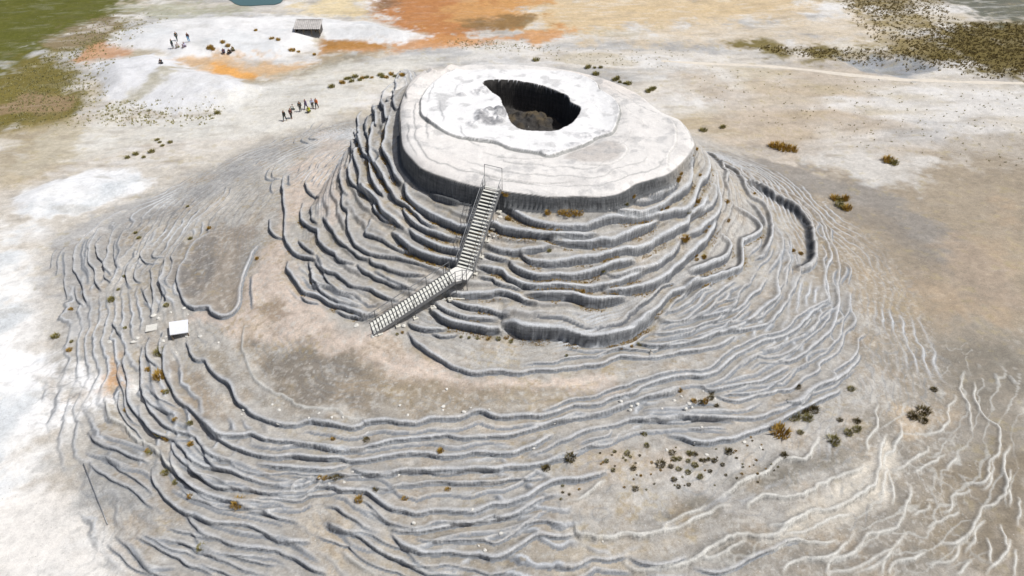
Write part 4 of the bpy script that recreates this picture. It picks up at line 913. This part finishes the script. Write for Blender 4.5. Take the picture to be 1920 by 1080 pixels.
# ---- people
def skin_obj(name, nodes, edges, mat, parent, sub=1):
    me = bpy.data.meshes.new(name); names = list(nodes); me.from_pydata([nodes[k_][0] for k_ in names], [(names.index(a), names.index(b)) for a, b in edges], []); me.update()
    o = bpy.data.objects.new(name, me); sc.collection.objects.link(o); me.materials.append(mat)
    md = o.modifiers.new('Skin', 'SKIN'); md.use_smooth_shade = True
    for i, k_ in enumerate(names):
        r = nodes[k_][1]; me.skin_vertices[0].data[i].radius = r if isinstance(r, tuple) else (r, r); me.skin_vertices[0].data[i].use_root = (i == 0)
    sb = o.modifiers.new('Subdivision', 'SUBSURF'); sb.levels = sub; sb.render_levels = sub
    bpy.context.view_layer.update(); dg = bpy.context.evaluated_depsgraph_get(); nm_ = bpy.data.meshes.new_from_object(o.evaluated_get(dg)); nm_.name = name
    o.modifiers.clear(); o.data = nm_; nm_.polygons.foreach_set('use_smooth', [True]*len(nm_.polygons)); o.parent = parent; return o
SKIN = simple('skin', (170, 125, 95), .6, noise=.05)
def body_nodes(pose):
    V = {}
    if pose in ('stand', 'walk'):
        st = .16 if pose == 'walk' else .04
        V.update(pelvis=((0,0,.93),(.15,.11)), waist=((0,0,1.08),(.13,.10)), chest=((0,0,1.28),(.17,.11)), neck=((0,.01,1.45),.055), head=((0,.02,1.56),(.08,.09)), crown=((0,.01,1.66),(.07,.085)), nose=((0,.115,1.56),.012))
        for s, n_ in ((-1, 'L'), (1, 'R')):
            f = st*s
            V.update({'hip'+n_: ((.09*s,0,.88),.095), 'knee'+n_: ((.10*s,f+.03,.48),.062), 'ankle'+n_: ((.10*s,f*1.6-.02,.09),.042), 'toe'+n_: ((.11*s,f*1.6+.16,.04),.035),
                      'sho'+n_: ((.19*s,0,1.38),.06), 'elb'+n_: ((.24*s,-.03-.3*f,1.10),.045), 'wri'+n_: ((.24*s,.08-.4*f,.87),.03), 'palm'+n_: ((.24*s,.10-.4*f,.80),(.022,.036))})
            down = Vector((0, .15, -1))
    else:
        zz = .16 if pose == 'sit' else .28
        V.update(pelvis=((0,-.1,zz),(.16,.13)), waist=((0,-.10,zz+.18),(.14,.11)), chest=((0,-.02,zz+.38),(.17,.12)), neck=((0,.06,zz+.55),.055), head=((0,.10,zz+.66),(.08,.09)), crown=((0,.10,zz+.76),(.07,.085)), nose=((0,.205,zz+.65),.012))
        for s, n_ in ((-1, 'L'), (1, 'R')):
            V.update({'hip'+n_: ((.10*s,-.04,zz),.095), 'knee'+n_: ((.15*s,.34,.46),.062), 'ankle'+n_: ((.12*s,.36 if pose == 'sit' else .12,.09),.042), 'toe'+n_: ((.13*s,.54 if pose == 'sit' else .3,.04),.035),
                      'sho'+n_: ((.19*s,0,zz+.48),.06), 'elb'+n_: ((.24*s,.12,zz+.25),.045), 'wri'+n_: ((.14*s,.34,.50),.03), 'palm'+n_: ((.12*s,.40,.50),(.022,.036))})
            down = Vector((0, 1, -.2))
    for s, n_ in ((-1, 'L'), (1, 'R')):
        p = Vector(V['palm'+n_][0]); fd = (p-Vector(V['wri'+n_][0])).normalized(); side = fd.cross(Vector((s, 0, 0))).normalized()
        for k_, (of, ln) in enumerate(((-.03, .07), (-.01, .085), (.01, .08), (.028, .06))): V[f'fin{k_}{n_}'] = (tuple(p+side*of+fd*ln+Vector((-s*.012, 0, 0))), .009)
        V['thu'+n_] = (tuple(p-fd*.02-side*.055+Vector((-s*.01, 0, 0))), .010)
    E = [('pelvis','waist'),('waist','chest'),('chest','neck'),('neck','head'),('head','crown'),('head','nose')]
    for n_ in 'LR':
        E += [('pelvis','hip'+n_),('hip'+n_,'knee'+n_),('knee'+n_,'ankle'+n_),('ankle'+n_,'toe'+n_),('chest','sho'+n_),('sho'+n_,'elb'+n_),('elb'+n_,'wri'+n_),('wri'+n_,'palm'+n_)]
        E += [('palm'+n_, f'fin{k_}{n_}') for k_ in range(4)]+[('palm'+n_, 'thu'+n_)]
    return V, E
def grow(V, keys, g):
    return {k_: (V[k_][0], tuple(q+g for q in V[k_][1]) if isinstance(V[k_][1], tuple) else V[k_][1]+g) for k_ in keys}
def person(px, pose, jk, tr, hairc, face, label, group, scale=1.0):
    g = hit(px); root = empty('person', g); root.rotation_euler = (0, 0, face); root.scale = (scale,)*3
    tag(root, label, 'person', group)
    V, E = body_nodes(pose); skin_obj('body', V, E, SKIN, root)
    jk_ = ['chest', 'pelvis', 'waist', 'neck']+[a+n_ for a in ('sho', 'elb', 'wri') for n_ in 'LR']; J = grow(V, jk_, .022); J['neck'] = (V['neck'][0], .062); J['pelvis'] = (V['pelvis'][0], (.165, .125))
    skin_obj('jacket', J, [('pelvis','waist'),('waist','chest'),('chest','neck')]+[e for n_ in 'LR' for e in (('chest','sho'+n_),('sho'+n_,'elb'+n_),('elb'+n_,'wri'+n_))], simple('cloth', jk, .9), root)
    tk = ['pelvis']+[a+n_ for a in ('hip', 'knee', 'ankle') for n_ in 'LR']
    skin_obj('trousers', grow(V, tk, .018), [e for n_ in 'LR' for e in (('pelvis','hip'+n_),('hip'+n_,'knee'+n_),('knee'+n_,'ankle'+n_))], simple('cloth', tr, .9), root)
    h = Vector(V['crown'][0]); skin_obj('hair', {'a': (tuple(h+Vector((0, -.03, -.10))), (.085, .075)), 'b': (tuple(h+Vector((0, -.015, .01))), (.088, .092))}, [('a', 'b')], simple('hair', hairc, .8), root)
    for n_ in 'LR':
        a_ = Vector(V['ankle'+n_][0]); b_ = Vector(V['toe'+n_][0]); skin_obj('shoe', {'a': (tuple(a_+Vector((0, -.03, -.04))), (.05, .045)), 'b': (tuple(b_), (.045, .035))}, [('a', 'b')], simple('leather', (50, 45, 42), .7), root)
GA = 'visitors standing on the pale flat left of the cone'; GB = 'visitors on the far white dune'; GC = 'visitors sitting on the far white dune'
BLK = (38, 40, 42); HR = (30, 24, 20)
person((535, 227), 'walk', (44, 56, 50), (60, 76, 76), HR, 2.8, 'person in dark green jacket and slate trousers, front left of the group beside the cone', GA)
person((547, 223), 'stand', (84, 44, 44), BLK, HR, -2.2, 'person in maroon jacket and black trousers beside the one in dark green', GA)
person((564, 210), 'stand', (50, 54, 52), (44, 48, 46), HR, .4, 'person in charcoal clothes, leftmost of the back row beside the cone', GA)
person((575, 206), 'walk', (128, 110, 138), (70, 76, 118), HR, 2.5, 'person in mauve top and blue trousers in the middle of the group beside the cone', GA)
person((587, 204), 'stand', (196, 206, 232), (46, 52, 50), HR, -2.6, 'person in pale blue jacket and black trousers beside the cone', GA)
person((595, 204), 'walk', (214, 116, 66), (50, 54, 52), (120, 50, 34), 2.9, 'person in orange jacket and dark trousers, rightmost of the group beside the cone', GA)
person((580, 211), 'crouch', (198, 202, 60), (110, 108, 50), HR, 2.6, 'person crouching in a bright yellow jacket in front of the group beside the cone', GA)
person((551, 206), 'sit', (225, 228, 222), (96, 104, 98), HR, 1.8, 'person in white sitting at the back left of the group beside the cone', GA)
person((325, 91), 'stand', (56, 78, 72), (62, 76, 92), HR, 2.6, 'person in teal green jacket standing leftmost on the far white dune', GB)
person((333, 77), 'walk', (48, 62, 58), (48, 66, 62), HR, .8, 'person in dark green standing farther back on the far white dune', GB)
person((355, 79), 'stand', (70, 52, 66), (120, 180, 218), (90, 50, 50), 3.0, 'person in plum top and light blue trousers on the far white dune', GB)
person((347, 88), 'sit', (206, 202, 226), (130, 118, 132), HR, 2.5, 'person in pale lilac sitting between the standing visitors on the far white dune', GB)
person((335, 89), 'sit', (226, 214, 210), (128, 124, 92), HR, 2.2, 'person in cream top sitting low beside the teal green visitor on the far dune', GB)
person((420, 100), 'sit', (92, 80, 118), (52, 54, 74), HR, 3.4, 'person in violet top sitting leftmost of the three on the far dune', GC)
person((431, 101), 'sit', (52, 50, 44), (40, 42, 36), HR, 3.0, 'person in black sitting in the middle of the three on the far dune', GC)
person((438, 96), 'sit', (118, 112, 58), (80, 76, 56), HR, 2.6, 'person in olive top sitting rightmost of the three on the far dune', GC)
person((303, 120), 'sit', (58, 60, 66), (50, 52, 60), HR, 3.0, 'lone person in dark clothes sitting on the white slope left of the orange pool', 'visitors alone on the slope')

# ---- grass tufts
TM = [simple('tuft_olive', (134, 126, 72), .9, 0, .35, 9), simple('tuft_mustard', (166, 134, 58), .9, 0, .3, 9), simple('tuft_dark', (106, 94, 56), .9, 0, .35, 9)]
def tuft_mesh(seed, mat, nb=170):
    rnd = random.Random(seed); v = []; f = []
    for i in range(nb):
        a = rnd.uniform(0, 6.283); rb = .75*math.sqrt(rnd.random()); ln = rnd.uniform(.45, 1.0); tilt = rnd.uniform(.05, .8)*(.2+rb); wd = rnd.uniform(.025, .055)
        bx, by = rb*math.cos(a), rb*math.sin(a); dx, dy = math.cos(a+rnd.uniform(-.7, .7)), math.sin(a+rnd.uniform(-.7, .7)); px_, py_ = -dy*wd, dx*wd
        m1 = (bx+dx*ln*tilt*.4, by+dy*ln*tilt*.4, ln*.6); m2 = (bx+dx*ln*tilt, by+dy*ln*tilt, ln*(1-.35*tilt)); n = len(v)
        v += [(bx-px_, by-py_, -.15), (bx+px_, by+py_, -.15), (m1[0]-px_*.9, m1[1]-py_*.9, m1[2]), (m1[0]+px_*.9, m1[1]+py_*.9, m1[2]), m2]
        f += [(n, n+1, n+3, n+2), (n+2, n+3, n+4)]
    me = bpy.data.meshes.new('grass_tuft'); me.from_pydata(v, [], f); me.materials.append(mat); return me
TP = [[tuft_mesh(10*k_+j, TM[k_]) for j in range(3)] for k_ in range(3)]
NT = 0
def tuft(px, r, col, label, group=None, name='grass_tuft', cat='grass tuft'):
    global NT
    g = hit(px) if not isinstance(px, Vector) else px
    o = bpy.data.objects.new(name, TP[col][random.randrange(3)]); sc.collection.objects.link(o); NT += 1
    o.location = g; o.rotation_euler = (0, 0, random.uniform(0, 6.28)); o.scale = (r*random.uniform(.9, 1.2), r*random.uniform(.9, 1.2), r*random.uniform(.8, 1.05)); tag(o, label, cat, group)
def tufts(pts, r, cols, label, group):
    for p in pts: tuft(p, r*random.uniform(.75, 1.3), random.choice(cols), label, group)
def TL(s): return T(s)
tuft((1462, 812), .85, 1, 'big golden grass clump below the right end of the lower rims, with a dark base')
tuft((1521, 770), .62, 2, 'dark brown shrub at the upper right end of the clump row along the pale rim'); tuft((1487, 784), .62, 0, 'olive shrub second from the left in the clump row under the pale rim')
tuft((1562, 828), .55, 0, 'rounded olive tuft right of the golden clump on pale gravel'); tuft((1711, 783), .55, 2, 'brown shrub leftmost of the trio on the ochre patch at the right')
tuft((1731, 773), .62, 2, 'brown shrub topmost and biggest of the trio on the ochre patch at the right'); tuft((1730, 790), .45, 2, 'brown shrub lowest of the trio on the ochre patch at the right')
tuft((1070, 862), .5, 2, 'upright dark tuft at the end of the grey rim in the lower middle'); tuft((1024, 880), .42, 2, 'rusty brown tuft left of the dark one at the lower middle rim')
tuft((447, 946), .55, 1, 'golden tuft at the foot of the rims in the lower left'); tuft((310, 890), .38, 0, 'small olive tuft at the upper end of the golden terrace in the lower left')
tuft((105, 632), .45, 0, 'olive tuft standing alone on the white flat at the left edge'); tuft((210, 564), .45, 0, 'olive tuft on the grey left slope above the orange stain')
tuft((300, 664), .5, 0, 'olive tuft left of the long rim just below the small shelter'); tuft((300, 706), .6, 1, 'golden tuft against the outer face of the long left rim')
tuft((1239, 873), .42, 2, 'largest dark tuft in the middle of the gravel patch'); tuft((1366, 849), .42, 2, 'dark tuft near the right rim end above the gravel patch')
tuft((622, 164), .6, 0, 'dark olive tuft leftmost in the row behind the cone'); tuft((666, 145), .6, 0, 'tall dark tuft in the row behind the cone'); tuft((714, 142), .6, 0, 'bushy tuft near the right end of the row behind the cone')
tuft((1005, 114), .7, 0, 'single dark tuft behind the top of the cone'); tuft((674, 939), .35, 1, 'small rusty tuft under the bend of the lower rim')
for i, (u, v_, r, c, l) in enumerate(((1452, 275, .9, 1, 'left lobe of the mustard shrub patch right of the cone'), (1468, 280, 1.1, 1, 'middle lobe of the mustard shrub patch right of the cone'), (1486, 283, .9, 1, 'right lobe of the mustard shrub patch right of the cone'))): tuft((u, v_), r, c, l)
tuft((1664, 302), .9, 1, 'low mustard shrub on the plain at the upper right'); tuft((1675, 307), .7, 0, 'olive shrub touching the low mustard one at the upper right')
tuft((1052, 402), .35, 1, 'golden tuft leftmost of the cluster at the foot of the disc wall'); tuft((1066, 403), .5, 1, 'biggest golden tuft of the cluster at the foot of the disc wall'); tuft((1084, 402), .48, 1, 'golden tuft rightmost of the cluster at the foot of the disc wall')
tuft((1027, 402), .35, 1, 'small golden tuft right of the stairs at the foot of the disc wall'); tuft((949, 377), .4, 1, 'golden tuft beside the upper stairs against the disc wall'); tuft((953, 412), .35, 1, 'golden tuft right of the upper stairs on the second terrace')
tuft((1285, 450), .55, 1, 'rusty golden tuft tucked under a rim on the right flank')
tufts([(1566, 374), (1574, 377), (1584, 375), (1573, 386), (1581, 391), (1588, 393)], .55, [0, 1], 'olive tuft in the loose cluster on the brown slope right of the mound', 'tufts on the brown slope')
tufts(TL("O 600,455 665,430 665,365 535,360 295,345 270,300 120,620 240,450 620,125 215,105 1240,130"), .36, [0, 2], 'small olive tuft on the pale gravel right of the golden clump', 'tufts on the right gravel')
tufts(TL("K 1150,722 1610,694 1560,664 1650,784 1565,844 1165,874 1000,729 1010,594 1105,604 950,664 1440,604 1455,654 1495,644 1490,724 1560,749 1725,739 1820,689 1430,704 1250,549 1570,604 1610,609 1655,654 1680,659 1710,654 1755,659 1455,804 1490,854 1215,454 1235,465"), .22, [2, 0], 'small dark tuft on the reddish gravel patch in the lower right', 'tufts on the gravel patch')
tufts(TL("K 1500,134 1735,154 1775,249 1605,214 1655,219 1690,219 1730,190"), .26, [1, 2], 'small rusty tuft between the pale rims above the gravel patch', 'tufts above the gravel patch')
pts = []
rnd = random.Random(3)
while len(pts) < 70:
    u, v_ = rnd.uniform(1050, 1460), rnd.uniform(815, 945)
    if abs(v_-(905-(u-1050)*.12)) < 45: pts.append((u, v_))
tufts(pts, .1, [1, 2, 0], 'tiny tuft scattered on the gravel of the lower right terrace', 'tiny tufts on the lower right gravel')
tufts(TL("A 680,195 650,225 720,215 1015,160 780,205 870,185 980,185 1100,170 700,190 800,190 830,185 950,180 1040,175"), .42, [0, 1], 'olive tuft in the row on the plain behind the cone', 'tufts behind the cone')
tufts([(295, 263), (305, 274), (255, 290), (270, 296), (285, 286), (320, 268), (408, 213), (300, 268), (240, 297)], .42, [0], 'olive tuft in the sparse group on the far left plain', 'tufts on the far left plain')
tufts(TL("B 890,110 940,112 985,110 950,160 1090,205 1130,220 1165,228 1195,230 1110,195 1370,275 1340,290 1390,265 1755,585 1900,560"), .5, [0], 'olive tuft on the plain behind the right side of the cone', 'tufts behind the right side of the cone')
tufts(TL("H 690,716 805,430 1170,192 1190,434 1330,354 1690,584 1010,936 295,964 780,390 650,815"), .26, [0, 1], 'small olive tuft among the rings of the left slope', 'tufts on the left slope')
tufts(TL("I 285,232 300,168 700,62 1190,938 1075,752 1190,782 870,380 710,682 990,540 1010,545"), .26, [0, 1], 'small tuft between the rims of the lower left', 'tufts of the lower left')
tufts(TL("L 680,385 790,492 795,98 470,150 490,160 870,870 600,45 560,35 620,60 540,25"), .26, [0, 1], 'small golden tuft on the lowest left terraces', 'tufts of the lowest left terraces')
tufts(TL("J 1390,582 830,503 580,497 1440,874 520,790 560,795 600,790 640,770 480,785 900,875 1120,945 1380,590"), .22, [1, 2], 'small rusty tuft below a rim in the lower middle', 'tufts of the lower middle')
tufts(TL("E 260,45 230,95 130,260 145,230 120,280 290,238 270,434 320,855 990,805 1045,825 500,580 490,440 700,375 180,720 265,870"), .27, [1], 'small golden tuft on a terrace of the right flank', 'tufts of the right flank')
tufts(TL("D 280,140 300,290 850,828 1000,690 1180,180 1230,120 600,530 1760,570 1700,560 1640,240 1480,200 1440,215"), .24, [1, 0], 'small golden tuft at a rim foot on the front of the cone', 'tufts on the front of the cone')
tufts(TL("F 500,375 560,380 620,385 700,385 780,390 840,380 880,395 870,410 1290,515 1780,440 1840,430 60,340 20,350 1700,460"), .2, [1, 0], 'small mossy tuft along the foot of the tall front wall', 'tufts at the foot of the tall wall')
tufts([(392, 92), (400, 93), (418, 80), (428, 87), (480, 58), (510, 73), (522, 76), (395, 90), (548, 95), (560, 98), (590, 103)], .5, [1], 'low yellowish tuft on the far white dune', 'tufts on the far dune')
print('tufts', NT)

# ---- uncountable grass and moss
SG = [simple('bunch_grass', (146, 130, 84), .9, 0, .3, 1.5), simple('turf_green', (156, 150, 104), .9, 0, .3, 1.2)]
def scatter(name, pts, rr, mat, label, nb=7):
    v = []; f = []; rnd = random.Random(5)
    for p in pts:
        r = rnd.uniform(*rr)
        for i in range(nb):
            a = rnd.uniform(0, 6.283); ox, oy = r*.6*rnd.random()*math.cos(a), r*.6*rnd.random()*math.sin(a); wd = r*.22; n = len(v); a2 = rnd.uniform(0, 6.283)
            v += [(p.x+ox-math.cos(a2)*wd, p.y+oy-math.sin(a2)*wd, p.z-.03), (p.x+ox+math.cos(a2)*wd, p.y+oy+math.sin(a2)*wd, p.z-.03), (p.x+ox*1.8, p.y+oy*1.8, p.z+r*rnd.uniform(.6, 1.1))]; f.append((n, n+1, n+2))
    o = mesh_obj(name, v, f, mat); tag(o, label, kind='stuff'); return o
def inpoly(u, v_, poly):
    c = False
    for i in range(len(poly)):
        a, b = poly[i], poly[i-1]
        if (a[1] > v_) != (b[1] > v_) and u < (b[0]-a[0])*(v_-a[1])/(b[1]-a[1])+a[0]: c = not c
    return c
def fill(poly, n, seed, edge=0):
    rnd = random.Random(seed); P = [Vector(q) for q in at_plane(poly, 0)]; P2 = [(q.x, q.y) for q in P]; xs = [q.x for q in P]; ys = [q.y for q in P]; out = []; tries = 0
    while len(out) < n and tries < n*40:
        tries += 1; x_, y_ = rnd.uniform(min(xs), max(xs)), rnd.uniform(min(ys), max(ys))
        if inpoly(x_+rnd.gauss(0, edge), y_+rnd.gauss(0, edge), P2): out.append(Vector((x_, y_, hz(x_, y_))))
    return out
scatter('meadow_grass', fill(Q("1690,118 1730,70 1800,42 1960,42 1990,150 1850,142 1780,124"), 2600, 1, 2)+fill(Q("1400,84 1560,92 1700,95 1725,112 1560,114 1450,98"), 500, 2, .6)+fill(Q("1560,0 1760,0 1730,35 1650,35"), 700, 3, 3)+fill(Q("1600,35 1800,30 1760,80 1690,100 1640,80"), 450, 4, 3), (.16, .38), SG[0], 'olive brown bunch grass covering the upper right corner')
scatter('turf', fill(Q("0,160 60,115 170,60 240,25 240,60 130,110 165,150 190,195 120,225 0,240"), 1500, 5, 3)+fill(Q("160,225 230,190 330,216 420,205 400,222 200,235"), 350, 6, 2), (.14, .34), SG[1], 'patchy olive turf between the green meadow and the white dunes')
fw = np.argwhere((FOOT > .45) & (RR < R1G+1.5) & (GY < 70)); sel = fw[np.random.permutation(len(fw))[:5200]]
scatter('moss', [Vector((X[i], Y[j], H[j, i])) for j, i in sel if float(vnoise(np.array([X[i]*.8]), np.array([Y[j]*.8]), 3)[0]) > .5], (.07, .18), TM[1], 'golden moss growing along the feet of the rims', 5)
sp_ = fill(Q("1250,120 1920,170 1920,320 1500,260 1300,180"), 330, 8)+fill(Q("900,85 1300,95 1250,130 1000,110"), 120, 9)+fill(Q("840,72 1000,85 1060,92 860,88"), 220, 10, 1)
scatter('sparse_grass', sp_, (.10, .24), SG[1], 'sparse olive grass dotted over the plain behind the cone')

# ---- stones
def stone_mesh(seed):
    bm = bmesh.new(); bmesh.ops.create_icosphere(bm, subdivisions=2, radius=1); rnd = random.Random(seed); ph = [rnd.uniform(0, 6) for _ in range(6)]
    for q in bm.verts:
        c = q.co; k_ = 1+.22*math.sin(c.x*2.6+ph[0])+.18*math.sin(c.y*3.1+ph[1])+.15*math.sin(c.z*3.7+ph[2]); q.co = Vector((c.x*k_*1.2, c.y*k_*.9, c.z*k_*.6))
    me = bpy.data.meshes.new('stone'); bm.to_mesh(me); bm.free(); me.materials.append(M_stone); return me
SM = [stone_mesh(k_) for k_ in range(5)]
def stones(pts, r, label, group):
    for p in pts:
        g = hit(p); o = bpy.data.objects.new('stone', random.choice(SM)); sc.collection.objects.link(o); q = r*random.uniform(.6, 1.3)
        o.location = g+Vector((0, 0, q*.25)); o.scale = (q,)*3; o.rotation_euler = (random.uniform(-.2, .2), random.uniform(-.2, .2), random.uniform(0, 6.28)); tag(o, label, 'stone', group)
stones([(288, 592), (298, 598), (352, 590), (346, 579), (311, 632), (350, 632), (375, 632), (330, 662), (205, 642), (252, 643), (258, 636), (320, 586), (410, 643), (306, 640)], .17, 'pale loose stone on the ground around the small white-roofed shelter', 'stones around the small shelter')
stones([(668, 613), (699, 632), (742, 608), (757, 611), (705, 628)], .16, 'pale loose stone at the bottom of the staircase', 'stones at the stair foot')
stones([(843, 566), (832, 563), (815, 577), (918, 442), (926, 445), (932, 412), (938, 408)], .14, 'pale loose stone beside the landing or upper flight of the stairs', 'stones beside the stairs')
rnd = random.Random(12); pts = []
for c_, n_, su, sv in (((540, 775), 10, 60, 12), ((900, 770), 14, 160, 15), ((1230, 740), 14, 60, 25), ((1300, 830), 10, 120, 30), ((640, 895), 8, 30, 8), ((960, 985), 8, 120, 20)):
    for i in range(n_): pts.append((c_[0]+rnd.gauss(0, su), c_[1]+rnd.gauss(0, sv)))
stones(pts, .12, 'small pale stone lying on the gravel of the front terraces', 'small stones on the front terraces')
